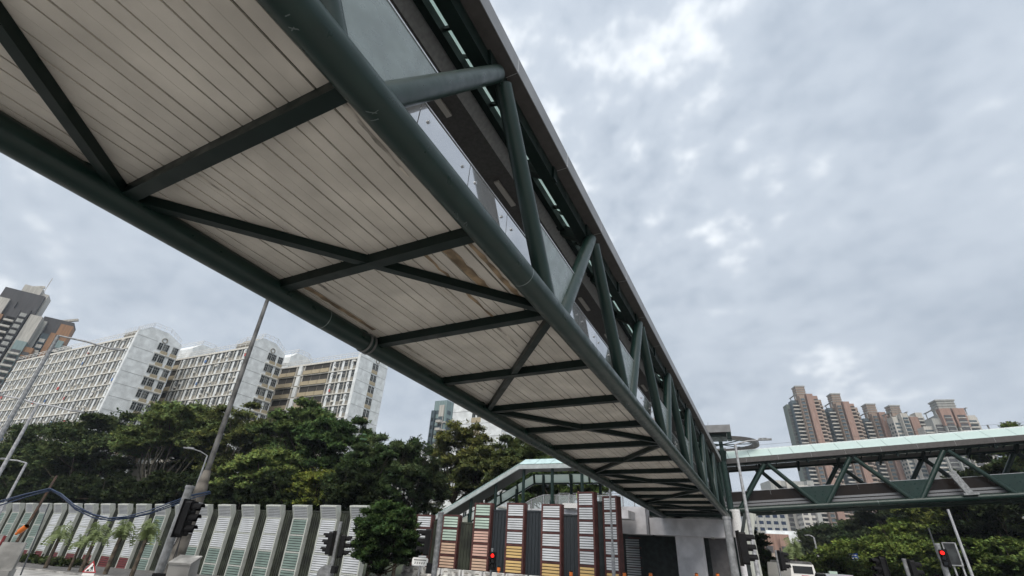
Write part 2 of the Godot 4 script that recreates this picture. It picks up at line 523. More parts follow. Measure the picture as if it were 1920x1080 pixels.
# ---------- truss footbridges ----------
# local axes: x across (+x is the side that faces the camera), y square to the deck, z along; y = 0 is the centre of the bottom chord
func truss(o: Node3D, z0: float, z1: float, hw: float, zb: float, step: float, joints: Array, piece: float, detail: bool) -> void:
	var L := z0 - z1
	# bottom and top chords
	for s: float in [1.0, -1.0]:
		var g := Geo.new()
		g.tube(Vector3(s * hw, 0, z0), Vector3(s * hw, 0, z1), 0.24, 0.24, 40)
		var ch := part("bottom_chord", g, M.paint, o)
		var z := zb + 12.0 * ceilf((z0 - zb) / 12.0) - 4.4
		while z > z1:
			g = Geo.new()
			g.tube(Vector3(s * hw, 0, z), Vector3(s * hw, 0, z - 0.02), 0.2425, 0.2425, 40, false)
			if z < z0: part("weld_seam", g, M.plate, ch)
			z -= 12.0
		g = Geo.new()
		g.span(Vector3(s * 2.18, 3.86 if detail else 4.12, z1), Vector3(s * 2.465, 4.245, z0))
		part("top_chord", g, M.paint_dark, o)
		g = Geo.new()
		g.span(Vector3(s * (2.07 if detail else 2.3), 4.25, z1), Vector3(s * 2.465, 4.30, z0))
		part("eave_board", g, M.paint_dark, o)
	# diagonals with their gusset plates
	var k0 := int(ceil((zb - z0) / step)) 
	var k1 := int(floor((zb - z1) / step))
	var plate := Geo.new()
	var zg := step * 0.5
	var run := zg - 0.55
	var e := 0.36 + run * 0.455
	plate.slab(PackedVector2Array([Vector2(-0.30, 0.16), Vector2(0.30, 0.16), Vector2(e, 1.70), Vector2(-e, 1.70)]), Vector3(-0.018, 0, 0), Vector3(0, 0, 1), Vector3.UP, Vector3.RIGHT, 0.036)
	var lip := Geo.new()
	lip.box(Vector3(0, 1.72, 0), Vector3(0.06, 0.035, e * 2.0 + 0.1))
	var plate_mesh := meshof([plate, M.plate if detail else M.paint, lip, M.steel])
	for s: float in [1.0, -1.0]:
		for k in range(k0, k1 + 1):
			var z := zb - k * step
			for d: float in [1.0, -1.0]:
				var zt := z + d * (zg - 0.19)
				if zt > z0 or zt < z1: continue
				var g := Geo.new()
				g.tube(Vector3(s * hw, 0.08, z + d * 0.36), Vector3(s * (hw - 0.03), 3.96, zt + d * 0.04), 0.18 if detail else 0.2, 0.18 if detail else 0.2, 28)
				part("diagonal", g, M.paint, o)
			var zn := z + zg
			if zn < z0 and zn > z1:
				var nb_ := Geo.new()
				nb_.slab(PackedVector2Array([Vector2(-0.36, 3.80), Vector2(0.36, 3.80), Vector2(0.52, 4.248), Vector2(-0.52, 4.248)]), Vector3(s * hw - 0.03 * s - 0.03, 0, zn), Vector3(0, 0, 1), Vector3.UP, Vector3.RIGHT, 0.06)
				part("node_plate", nb_, M.paint_dark, o)
			if z < z0 - 1.6 and z > z1 + 1.6: put("gusset_plate", plate_mesh, o, Vector3(s * hw, 0, z))
	# floor beams and zigzag wind braces
	var nb := int(floor(L / (step * 0.5)))
	var bz := []
	var q := zb + step * 0.5 * floorf((z0 - zb) / (step * 0.5))
	while q > z1:
		bz.append(q)
		q -= step * 0.5
	for z: float in bz:
		var g := Geo.new()
		g.span(Vector3(-hw + 0.12, -0.005, z - 0.21), Vector3(hw - 0.12, 0.32, z))
		part("floor_beam", g, M.paint_dark, o)
	var side := -1.0
	var kk := int(ceil((zb - z0) / step)) 
	for k in range(kk, k1 + 1):
		var za := zb - k * step
		var zc := za - step
		if zc < z1: break
		side = -1.0 if posmod(k, 2) == 0 else 1.0
		var g := Geo.new()
		g.bar(Vector3(side * (hw - 0.12), 0.10, za - 0.22), Vector3(-side * (hw - 0.16), 0.10, zc + 0.05), 0.16, 0.17)
		part("wind_brace", g, M.paint_dark, o)
	# soffit boards between the beams, joints left open over a dark backing
	var g := Geo.new()
	g.span(Vector3(-hw + 0.05, 0.235, z1), Vector3(hw - 0.05, 0.30, z0))
	part("deck_slab", g, M.joint, o)
	var boards := {}
	for i in joints.size() - 1:
		var a: float = joints[i]
		var b: float = joints[i + 1]
		for j in bz.size() - 1:
			var zl: float = bz[j] - 0.21
			var zr: float = bz[j + 1]
			if zl > z0: continue
			var key := "%.2f" % (b - a)
			var mk: String = ["soffit", "soffit_b", "soffit_c", "soffit"][(i * 7 + j * 3) % 4]
			var id := key + mk
			if not boards.has(id):
				var gg := Geo.new()
				var bw := b - a - 0.032
				if bw > 0.3:
					for hf: float in [-1.0, 1.0]: gg.box(Vector3(hf * (bw * 0.25 + 0.001), 0, 0), Vector3(bw * 0.5 - 0.002, 0.03, zl - zr - 0.006))
				else:
					gg.box(Vector3.ZERO, Vector3(bw, 0.03, zl - zr - 0.006))
				boards[id] = meshof([gg, M[mk]])
			put("soffit_board", boards[id], o, Vector3((a + b) * 0.5, 0.211 + 0.002 * ((i * 5 + j) % 3), (zl + zr) * 0.5))
	# deck, its edge and the glass parapet
	g = Geo.new()
	g.span(Vector3(-2.15, 0.30, z1), Vector3(2.15, 0.45, z0))
	part("floor", g, M.concrete, o)
	for s: float in [1.0, -1.0]:
		g = Geo.new()
		g.span(Vector3(s * 2.152, 0.302, z1), Vector3(s * 2.26, 0.52, z0))
		g.span(Vector3(s * 2.15, 0.60, z1), Vector3(s * 2.22, 0.78, z0))
		part("deck_edge", g, M.deck_edge, o)
		var gl := {}
		var z := z0
		while z - piece > z1:
			var id := "%d" % int(s)
			if not gl.has(id):
				var pg := Geo.new()
				pg.box(Vector3.ZERO, Vector3(0.02, 1.10, piece - 0.02))
				gl[id] = meshof([pg, M.parapet_glass if detail else M.parapet_bronze])
			var pane := put("glass_panel", gl[id], o, Vector3(s * 2.05, 1.13, z - piece * 0.5))
			if detail and z < 2.0 and z > -30.0:
				var bolt := Geo.new()
				for dz: float in [-0.35, 0.35]:
					bolt.tube(Vector3(s * 0.008, 0.30, dz * piece), Vector3(s * 0.035, 0.30, dz * piece), 0.028, 0.028, 10)
					bolt.tube(Vector3(s * 0.008, -0.36, dz * piece), Vector3(s * 0.035, -0.36, dz * piece), 0.028, 0.028, 10)
				part("bolt", bolt, M.steel, pane)
			z -= piece
		g = Geo.new()
		g.box(Vector3(s * 2.05, 1.715, (z0 + z1) * 0.5), Vector3(0.05, 0.03, L))
		g.tube(Vector3(s * 1.95, 1.66, z0), Vector3(s * 1.95, 1.66, z1), 0.022, 0.022, 8)
		part("handrail", g, M.steel, o)
	# ceiling
	var cz := z0
	var cm := Geo.new()
	cm.box(Vector3.ZERO, Vector3(2.25, 0.03, 1.49))
	var ceil_mesh := meshof([cm, M.ceiling])
	while cz - 1.5 > z1:
		put("ceiling_panel", ceil_mesh, o, Vector3(0, 4.665, cz - 0.75))
		cz -= 1.5
	g = Geo.new()
	g.span(Vector3(-1.13, 4.70, z1), Vector3(1.13, 4.78, z0))
	part("ceiling_backing", g, M.joint, o)
	for s: float in [1.0, -1.0]:
		g = Geo.new()
		g.hexa([Vector3(s * 1.13, 4.64, z0), Vector3(s * 1.48, 4.88, z0), Vector3(s * 1.48, 4.88, z1), Vector3(s * 1.13, 4.64, z1), Vector3(s * 1.13, 4.69, z0), Vector3(s * 1.46, 4.93, z0), Vector3(s * 1.46, 4.93, z1), Vector3(s * 1.13, 4.69, z1)])
		part("ceiling_side", g, M.ceiling_side, o)
		g = Geo.new()
		g.span(Vector3(s * 1.49, 4.62, z1), Vector3(s * 1.655, 4.93, z0))
		part("roof_beam", g, M.paint_dark, o)
		# gutter: a long box with a folded lip
		g = Geo.new()
		g.span(Vector3(s * 2.47, 4.25, z1), Vector3(s * 2.79, 4.72, z0))
		var gm := Geo.new()
		gm.span(Vector3(s * 2.793, 4.262, z1), Vector3(s * 2.805, 4.74, z0))
		var jn := Geo.new()
		var zz := z0 - 0.6
		while zz > z1:
			jn.span(Vector3(s * 2.48, 4.246, zz - 0.006), Vector3(s * 2.79, 4.252, zz + 0.006))
			jn.span(Vector3(s * 2.80, 4.27, zz - 0.006), Vector3(s * 2.808, 4.735, zz + 0.006))
			zz -= 2.93
		var gt := part("gutter", g, M.gutter, o)
		part("gutter_face", gm, M.gutter_face if detail else M.gutter, gt)
		part("gutter_joint", jn, M.steel, gt)
		# frosted glass roof, pane by pane, on purlins
		var pn := Geo.new()
		var up := Vector3(1.3 - 2.52, 5.62 - 4.74, 0)
		pn.hexa([Vector3(s * 2.52, 4.74, -0.985), Vector3(s * 2.52, 4.74, 0.985), Vector3(s * 1.3, 5.62, 0.985), Vector3(s * 1.3, 5.62, -0.985), Vector3(s * 2.53, 4.765, -0.985), Vector3(s * 2.53, 4.765, 0.985), Vector3(s * 1.31, 5.645, 0.985), Vector3(s * 1.31, 5.645, -0.985)])
		var pmesh := meshof([pn, M.roof_glass])
		var fr := Geo.new()
		var pu := Geo.new()
		var z := z0
		while z - 2.0 > z1:
			put("roof_pane", pmesh, o, Vector3(0, 0, z - 1.0))
			pu.bar(Vector3(s * 2.50, 4.70, z), Vector3(s * 1.32, 5.55, z), 0.05, 0.09)
			pu.bar(Vector3(s * 2.45, 4.52, z - 1.0), Vector3(s * 1.6, 4.86, z - 1.0), 0.06, 0.10)
			if detail and z < 4.0 and z > -26.0:
				for i in 25:
					fr.bar(Vector3(s * 2.44, 4.770, z - 0.04 - i * 0.08), Vector3(s * 1.75, 5.267, z - 0.04 - i * 0.08), 0.03, 0.006)
			z -= 2.0
		part("purlin", pu, M.paint_dark, o)
		if not fr.v.is_empty(): stuff(part("glass_frit", fr, M.joint, o))
	g = Geo.new()
	g.span(Vector3(-1.32, 5.60, z1), Vector3(1.32, 5.72, z0))
	part("roof_cap", g, M.cap_white, o)
	# cross frames that tie the top chords to the roof beams
	for k in range(k0, k1 + 1):
		for d: float in [0.0, 0.5]:
			var z := zb - (k + d) * step
			if z > z0 or z < z1: continue
			g = Geo.new()
			for s: float in [1.0, -1.0]:
				g.hexa([Vector3(s * hw, 3.80, z - 0.1), Vector3(s * hw, 3.80, z + 0.1), Vector3(s * 1.5, 4.50, z + 0.1), Vector3(s * 1.5, 4.50, z - 0.1), Vector3(s * hw, 4.20, z - 0.1), Vector3(s * hw, 4.20, z + 0.1), Vector3(s * 1.5, 4.90, z + 0.1), Vector3(s * 1.5, 4.90, z - 0.1)])
			g.span(Vector3(-1.5, 4.80, z - 0.1), Vector3(1.5, 5.05, z + 0.1))
			part("cross_frame", g, M.paint_dark, o)


func main_footbridge() -> void:
	var b := Basis(Vector3(0.99994, 0.01009, -0.00031), Vector3(-0.01009, 0.99948, -0.03060), Vector3(0, 0.03061, 0.99953)).orthonormalized()
	var o := thing("covered_footbridge", "long dark green tubular truss footbridge with beige soffit passing overhead", "footbridge", Vector3(-5.871, 6.69, -0.142), b)
	var js := [-2.46]
	for x: float in [-8.07, -7.84, -7.385, -7.15, -6.71, -6.485, -6.045, -5.805, -5.355, -5.125, -4.68, -4.46, -3.99]:
		js.append(x + 5.825)
	js.append(2.30)
	truss(o, 13.0, -45.6, 2.525, -2.0, 6.0, js, 1.5, true)
	# light fittings under the ceiling
	var g := Geo.new()
	g.box(Vector3.ZERO, Vector3(0.15, 0.05, 1.1))
	var lm := meshof([g, M.fixture])
	var z := 5.3
	while z > -45.0:
		put("light_fitting", lm, o, Vector3(0.66, 4.625, z))
		z -= 3.5
	# two clamps round the left chord
	g = Geo.new()
	for dz: float in [0.0, 0.16]:
		g.tube(Vector3(-2.525, 0, -7.75 - dz), Vector3(-2.525, 0, -7.81 - dz), 0.262, 0.262, 32)
	part("pipe_clamp", g, M.pole, o)
	# rust stains run along a few boards near the camera side
	var st := Geo.new()
	for q: Array in [[1.40, 1.60, -5.25, -7.35], [1.93, 2.05, -5.3, -7.9], [0.98, 1.06, -5.35, -8.0], [0.62, 0.68, -6.0, -7.95], [-2.15, -2.02, -5.3, -7.6]]:
		var pg := PackedVector2Array()
		var r := RandomNumberGenerator.new()
		r.seed = int(q[0] * 1000.0)
		var nn := 14
		for i in nn + 1: pg.append(Vector2(q[0] + r.randf_range(-0.02, 0.02), lerpf(q[2], q[3], float(i) / nn)))
		for i in nn + 1: pg.append(Vector2(q[1] + r.randf_range(-0.05, 0.01), lerpf(q[3], q[2], float(i) / nn)))
		st.slab(pg, Vector3(0, 0.188, 0), Vector3(1, 0, 0), Vector3(0, 0, 1), Vector3(0, 1, 0), 0.003)
	var wm := Geo.new()
	var rw := RandomNumberGenerator.new()
	rw.seed = 21
	for i in 12:
		var x0 := rw.randf_range(-2.2, 2.1)
		var zb := -2.0 - 3.0 * (i % 9) - 0.24
		var ln := rw.randf_range(0.5, 2.4)
		var w := rw.randf_range(0.03, 0.12)
		var pg := PackedVector2Array()
		for k in 9: pg.append(Vector2(x0 + rw.randf_range(-0.012, 0.012), lerpf(zb, zb - ln, k / 8.0)))
		for k in 9: pg.append(Vector2(x0 + w * (0.25 + 0.75 * k / 8.0) + rw.randf_range(-0.012, 0.012), lerpf(zb - ln, zb, k / 8.0)))
		wm.slab(pg, Vector3(0, 0.1905, 0), Vector3(1, 0, 0), Vector3(0, 0, 1), Vector3(0, 1, 0), 0.002)
	stuff(part("water_mark", wm, M.water_mark, o))
	var so := part("rust_stain", st, M.soffit_rust if M.has("soffit_rust") else M.rust, o)
	so.set_meta("label", "brown rust stain on the beige soffit")
	# pale scuffs where slings rubbed the camera-side chord and two beams
	var sc := Geo.new()
	var rs := RandomNumberGenerator.new()
	rs.seed = 9
	for q: Array in [[-2.35, 150.0], [-4.3, 175.0], [-4.42, 168.0], [-6.6, 185.0], [-7.4, 190.0], [-9.6, 170.0], [-11.0, 200.0], [-1.2, 160.0]]:
		for m in 3:
			var a0 := deg_to_rad(q[1] + rs.randf_range(-9, 9))
			var zz: float = q[0] + rs.randf_range(-0.09, 0.09)
			var len_ := rs.randf_range(0.05, 0.16)
			var tilt := rs.randf_range(-0.35, 0.35)
			var w := rs.randf_range(0.004, 0.011)
			for k in 3:
				var b0 := a0 + len_ * k
				var b1 := a0 + len_ * (k + 1)
				var p0 := Vector3(2.525 - cos(b0 + 1.75) * 0.2425, sin(b0 + 1.75) * 0.2425, zz + tilt * 0.1 * k)
				var p1 := Vector3(2.525 - cos(b1 + 1.75) * 0.2425, sin(b1 + 1.75) * 0.2425, zz + tilt * 0.1 * (k + 1))
				sc.face(p0 - Vector3(0, 0, w), p0 + Vector3(0, 0, w), p1 + Vector3(0, 0, w * 0.7), p1 - Vector3(0, 0, w * 0.7), (p0 - Vector3(2.525, 0, 0)))
	stuff(part("paint_scuff", sc, M.scuff, o))
	# steel cabinet posts standing inside near the far half
	g = Geo.new()
	g.span(Vector3(1.60, 0.46, -22.6), Vector3(1.95, 2.5, -22.2))
	g.span(Vector3(1.60, 0.46, -21.6), Vector3(1.95, 2.1, -21.3))
	part("steel_post", g, M.steel, o)


func far_footbridge() -> void:
	var yaw := -0.14
	var gr := 0.081
	var d := Vector3(cos(yaw) * cos(gr), sin(gr), sin(yaw) * cos(gr))
	var y := Vector3(-cos(yaw) * sin(gr), cos(gr), -sin(yaw) * sin(gr))
	var b := Basis(y.cross(-d), y, -d)
	var hw := 2.525
	var p0 := Vector3(4.377, 7.07, -55.41)
	var o := thing("covered_footbridge", "second green truss footbridge with frosted glass roof crossing beyond the circular canopy", "footbridge", p0 - b.x * hw, b)
	var js := []
	for i in 9: js.append(-2.46 + i * 0.61)
	truss(o, 9.0, -34.5, hw, 0.0, 7.5, js, 2.5, false)
	# slanting galvanised pipe duct on the near face
	var g := Geo.new()
	g.bar(Vector3(2.84, 0.35, -11.35), Vector3(2.84, 2.15, -10.75), 0.18, 0.55, Vector3.FORWARD)
	g.box(Vector3(2.84, 0.28, -11.4), Vector3(0.3, 0.16, 1.1))
	part("downpipe", g, M.galv, o)
	# lightning wire on short posts along the roof
	g = Geo.new()
	for i in 4:
		g.bar(Vector3(1.0, 5.72, 7.0 - i * 11.5), Vector3(1.0, 6.15, 7.0 - i * 11.5), 0.1, 0.1)
	g.tube(Vector3(1.0, 6.12, 8.5), Vector3(1.0, 6.12, -34.0), 0.012, 0.012, 6)
	part("roof_wire", g, M.pole, o)


func landing() -> void:
	# pier that carries the far end of the long bridge
	var o := thing("bridge_pier", "pale concrete pier with deep crossbeam under the far end of the long footbridge", "pier", Vector3(-6.65, 0, -46.8))
	var g := Geo.new()
	g.span(Vector3(-3.0, 3.75, -1.5), Vector3(3.0, 5.05, 1.2))
	part("crossbeam", g, M.pier, o)
	g = Geo.new()
	g.hexa([Vector3(-1.05, 0, -0.7), Vector3(1.05, 0, -0.7), Vector3(1.05, 0, 0.7), Vector3(-1.05, 0, 0.7), Vector3(-1.05, 3.748, -0.7), Vector3(1.05, 3.748, -0.7), Vector3(1.05, 3.748, 0.7), Vector3(-1.05, 3.748, 0.7)])
	part("column", g, M.pier, o)
	g = Geo.new()
	for x: float in [-2.5, 2.4]: g.box(Vector3(x, 5.10, 0.3), Vector3(0.6, 0.1, 0.6))
	part("bearing", g, M.galv, o)
	g = Geo.new()
	for x: float in [-0.2, 1.9]: g.box(Vector3(x, 3.70, 0.2), Vector3(0.25, 0.1, 0.3))
	part("soffit_lamp", g, M.fixture, o)
	# white concrete landing block beside it
	o = thing("concrete_landing", "white stepped concrete landing edge left of the pier crossbeam", "landing", Vector3(-10.8, 0, -45.3))
	g = Geo.new()
	g.slab(PackedVector2Array([Vector2(-1.05, 3.72), Vector2(1.05, 3.72), Vector2(1.05, 5.83), Vector2(-1.65, 5.83), Vector2(-1.65, 4.86), Vector2(-0.55, 4.86), Vector2(-0.55, 4.78), Vector2(-1.05, 4.78)]), Vector3(0, 0, -1.6), Vector3.RIGHT, Vector3.UP, Vector3.BACK, 2.2)
	part("edge_block", g, M.pier, o)
	g = Geo.new()
	g.span(Vector3(-12.0, 5.3, -5.5), Vector3(5.0, 5.7, -1.65))
	part("slab", g, M.pier, o)
	g = Geo.new()
	for i in 9: g.box(Vector3(-7.6 + i * 1.05, 6.45, -1.2), Vector3(0.07, 1.25, 0.07))
	g.box(Vector3(-3.4, 7.08, -1.2), Vector3(8.6, 0.05, 0.07))
	part("handrail", g, M.galv_pale, o)
	g = Geo.new()
	for i in 8: g.box(Vector3(-7.08 + i * 1.05, 6.45, -1.2), Vector3(0.95, 1.0, 0.015))
	part("glass_panel", g, M.clear_glass, o)
	for x: float in [-7.0, -2.0, 3.0]:
		g = Geo.new()
		g.tube(Vector3(x, 0, -3.8), Vector3(x, 5.3, -3.8), 0.4, 0.4, 16)
		part("column", g, M.pier, o)
	# darkened kiosk wall behind the pier
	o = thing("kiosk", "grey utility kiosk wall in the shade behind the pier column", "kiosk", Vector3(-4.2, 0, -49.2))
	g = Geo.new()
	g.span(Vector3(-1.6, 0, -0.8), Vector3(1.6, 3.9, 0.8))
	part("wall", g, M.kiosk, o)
	g = Geo.new()
	g.span(Vector3(-1.72, 3.902, -0.9), Vector3(1.72, 4.02, 0.95))
	part("roof", g, M.galv, o)
	# green column at the bend, with a white wrap round its foot
	var c: Vector3 = Vector3(-3.14, 7.11, -48.30)
	o = thing("landing_column", "thick dark green steel column where the two footbridges meet", "column", Vector3(c.x, 0, c.z))
	g = Geo.new()
	g.tube(Vector3(0, 0, 0), Vector3(0, 10.9, 0), 0.26, 0.26, 24)
	part("shaft", g, M.paint, o)
	g = Geo.new()
	g.tube(Vector3(0, 10.0, 0), Vector3(0, 10.9, 0), 0.3, 0.42, 20)
	part("head", g, M.paint_dark, o)
	c = Vector3(-2.80, 5.45, -47.40)
	o = thing("wrapped_column", "column head wrapped in white sheeting at the bend of the bridges", "column", Vector3(c.x, 0, c.z))
	g = Geo.new()
	g.tube(Vector3(0, 0, 0), Vector3(0, 3.9, 0), 0.28, 0.28, 16)
	part("shaft", g, M.pier, o)
	g = Geo.new()
	g.tube(Vector3(0, 3.86, 0), Vector3(0, 5.95, 0), 0.42, 0.40, 22)
	g.tube(Vector3(0, 5.8, 0), Vector3(0, 5.96, 0), 0.415, 0.38, 22)
	part("wrap", g, M.white, o)
	# landing deck and boxy roof between the bridges
	o = thing("bridge_landing", "raised green steel landing deck joining the two footbridges", "landing deck", Vector3(-6.4, 0, -52.5))
	g = Geo.new()
	g.span(Vector3(-3.5, 5.25, -5.5), Vector3(3.4, 5.75, 6.2))
	part("deck", g, M.paint_dark, o)
	g = Geo.new()
	g.span(Vector3(-3.4, 10.5, -5.4), Vector3(2.7, 10.95, 5.6))
	part("roof", g, M.gutter, o)
	for q: Vector2 in [Vector2(-3.0, -5), Vector2(2.9, -4.6), Vector2(-3.0, 3.4), Vector2(2.6, 0.6)]:
		g = Geo.new()
		g.tube(Vector3(q.x, 0, q.y), Vector3(q.x, 10.5, q.y), 0.2, 0.2, 16)
		part("column", g, M.paint, o)
	g = Geo.new()
	g.span(Vector3(2.9, 5.76, -4), Vector3(2.94, 7.0, 5.0))
	part("glass_panel", g, M.parapet_glass, o)
	# square canopy piece and round ring roof
	c = Vector3(-3.38, 13.33, -52.00)
	o = thing("box_canopy", "short grey boxed roof edge above the bend beside the ring canopy", "canopy", Vector3(c.x, c.y, c.z), Basis(Vector3.UP, 0.06))
	g = Geo.new()
	g.span(Vector3(-1.5, -0.25, -1.6), Vector3(1.15, 0.45, 1.6))
	part("fascia", g, M.gutter_face, o)
	g = Geo.new()
	g.span(Vector3(0.75, -0.95, 0.6), Vector3(1.12, -0.252, 1.58))
	g.span(Vector3(-1.4, -0.6, -1.2), Vector3(0.7, -0.252, 1.2))
	part("bracket", g, M.paint_dark, o)
	g = Geo.new()
	g.tube(Vector3(-0.9, 0.45, 0), Vector3(-0.85, 1.1, 0), 0.03, 0.015, 6)
	part("roof_finial", g, M.pole, o)
	c = Vector3(-3.63, 13.15, -57.00)
	o = thing("ring_canopy", "circular flat ring canopy with open spoked centre above the bridge junction", "canopy", Vector3(c.x, c.y, c.z))
	g = Geo.new()
	var ns := 40
	for i in ns:
		var a0 := TAU * i / ns
		var a1 := TAU * (i + 1) / ns
		var r0 := 3.2
		var r1 := 3.75
		var p := []
		for yy: float in [-0.17, 0.17]:
			for rr: Array in [[r0, a0], [r1, a0], [r1, a1], [r0, a1]]:
				p.append(Vector3(cos(rr[1]) * rr[0], yy, sin(rr[1]) * rr[0]))
		g.hexa(p)
	part("ring", g, M.gutter, o)
	g = Geo.new()
	for i in 8:
		var a := TAU * i / 8.0
		g.bar(Vector3.ZERO, Vector3(cos(a) * 3.0, 0, sin(a) * 3.0), 0.07, 0.08)
	g.tube(Vector3(0, -0.3, 0), Vector3(0, 0.4, 0), 0.2, 0.2, 12)
	part("spoke", g, M.paint_dark, o)
	g = Geo.new()
	g.tube(Vector3(0, -c.y, 0), Vector3(0, -0.3, 0), 0.22, 0.22, 16)
	part("mast", g, M.paint, o)


# ---------- noise barriers ----------
# a barrier panel in its own axes: x across, y up, z towards the road
func louvre_panel(w: float, h: float, segs: Array, frame: Material, cap: float, lean: float) -> Array:
	# returns [called, mesh] pairs
	var out := []
	var fr := Geo.new()
	var t := 0.13
	fr.span(Vector3(-w * 0.5, 0, -0.5), Vector3(-w * 0.5 + t, h, 0.06))
	fr.span(Vector3(w * 0.5 - t, 0, -0.5), Vector3(w * 0.5, h, 0.06))
	fr.span(Vector3(-w * 0.5 + t, 0, -0.5), Vector3(w * 0.5 - t, 0.12, 0.05))
	var n := segs.size()
	var sh := (h - 0.12) / n
	for i in n:
		fr.span(Vector3(-w * 0.5 + t, 0.12 + sh * (i + 1) - 0.11, -0.3), Vector3(w * 0.5 - t, 0.12 + sh * (i + 1), 0.045))
	if cap > 0.0:
		# the head leans out over the road
		var o := Vector3(0, h, 0.06)
		var d := Vector3(0, cos(lean), sin(lean)) * cap
		var back := Vector3(0, 0, -0.56)
		for s: float in [-1.0, 1.0]:
			var x0 := s * w * 0.5
			var x1 := s * (w * 0.5 - t)
			fr.hexa([o + Vector3(x0, 0, 0), o + Vector3(x1, 0, 0), o + Vector3(x1, 0, 0) + back, o + Vector3(x0, 0, 0) + back, o + d + Vector3(x0, 0, 0), o + d + Vector3(x1, 0, 0), o + d + Vector3(x1, 0.1, 0) + back, o + d + Vector3(x0, 0.1, 0) + back])
		fr.hexa([o + d + Vector3(-w * 0.5, 0, 0.01), o + d + Vector3(w * 0.5, 0, 0.01), o + d + Vector3(w * 0.5, 0.1, 0) + back, o + d + Vector3(-w * 0.5, 0.1, 0) + back, o + d + Vector3(-w * 0.5, 0.12, 0.01), o + d + Vector3(w * 0.5, 0.12, 0.01), o + d + Vector3(w * 0.5, 0.2, 0) + back, o + d + Vector3(-w * 0.5, 0.2, 0) + back])
	out.append(["frame", meshof([fr, frame])])
	var bk := Geo.new()
	bk.span(Vector3(-w * 0.5 + t, 0.1, -0.45), Vector3(w * 0.5 - t, h - 0.05, -0.03))
	if cap > 0.0:
		var o := Vector3(0, h, -0.10)
		var d := Vector3(0, cos(lean), sin(lean)) * cap
		bk.hexa([o + Vector3(-w * 0.5 + t, 0, -0.3), o + Vector3(w * 0.5 - t, 0, -0.3), o + Vector3(w * 0.5 - t, 0, 0), o + Vector3(-w * 0.5 + t, 0, 0), o + d + Vector3(-w * 0.5 + t, 0, -0.3), o + d + Vector3(w * 0.5 - t, 0, -0.3), o + d + Vector3(w * 0.5 - t, 0, 0), o + d + Vector3(-w * 0.5 + t, 0, 0)])
	out.append(["backing", meshof([bk, M.backing])])
	for i in n:
		var seg: Array = segs[i]
		var g := Geo.new()
		var y0 := 0.12 + sh * i + 0.03
		var y1 := 0.12 + sh * (i + 1) - 0.12
		var c: int = seg[1]
		for k in c:
			var yy := lerpf(y0, y1, (k + 0.5) / c)
			var hh := (y1 - y0) / c
			g.hexa([Vector3(-w * 0.5 + t, yy - hh * 0.42, 0.03), Vector3(w * 0.5 - t, yy - hh * 0.42, 0.03), Vector3(w * 0.5 - t, yy - hh * 0.36, 0.045), Vector3(-w * 0.5 + t, yy - hh * 0.36, 0.045), Vector3(-w * 0.5 + t, yy + hh * 0.31, 0.005), Vector3(w * 0.5 - t, yy + hh * 0.31, 0.005), Vector3(w * 0.5 - t, yy + hh * 0.35, 0.025), Vector3(-w * 0.5 + t, yy + hh * 0.35, 0.025)])
		out.append(["louvre", meshof([g, M[seg[0]]])])
	if cap > 0.0:
		var g := Geo.new()
		var d := Vector3(0, cos(lean), sin(lean))
		for k in 7:
			var q := Vector3(0, h, 0.03) + d * (cap * (k + 0.5) / 7.0)
			g.box(q, Vector3(w - 2 * t, 0.02, cap / 7.0 * 0.62), Basis(Vector3.RIGHT, Vector3(0, -sin(lean), cos(lean)), d))
		out.append(["louvre", meshof([g, M.louvre_grey if segs[n - 1][0] == "louvre_grey" else M.louvre_white])])
	return out


func corrugated(a: Vector3, b: Vector3, h: float, m: Material, parent: Node3D) -> void:
	var g := Geo.new()
	var d := (b - a)
	var L := d.length()
	d = d.normalized()
	var nrm := Vector3(-d.z, 0, d.x)
	if nrm.z < 0.0: nrm = -nrm
	g.bar(a + Vector3(0, h * 0.5, 0), b + Vector3(0, h * 0.5, 0), 0.06, h)
	var n := int(L / 0.24)
	for i in n:
		var p := a + d * (L * (i + 0.5) / n) + nrm * 0.055
		g.box(p + Vector3(0, h * 0.5 - 0.02, 0), Vector3(0.10, h - 0.04, 0.07), Basis(d, Vector3.UP, nrm))
	part("corrugated_sheet", g, m, parent)
	g = Geo.new()
	g.bar(a + Vector3(0, h + 0.06, 0), b + Vector3(0, h + 0.06, 0), 0.16, 0.12)
	part("capping", g, m, parent)


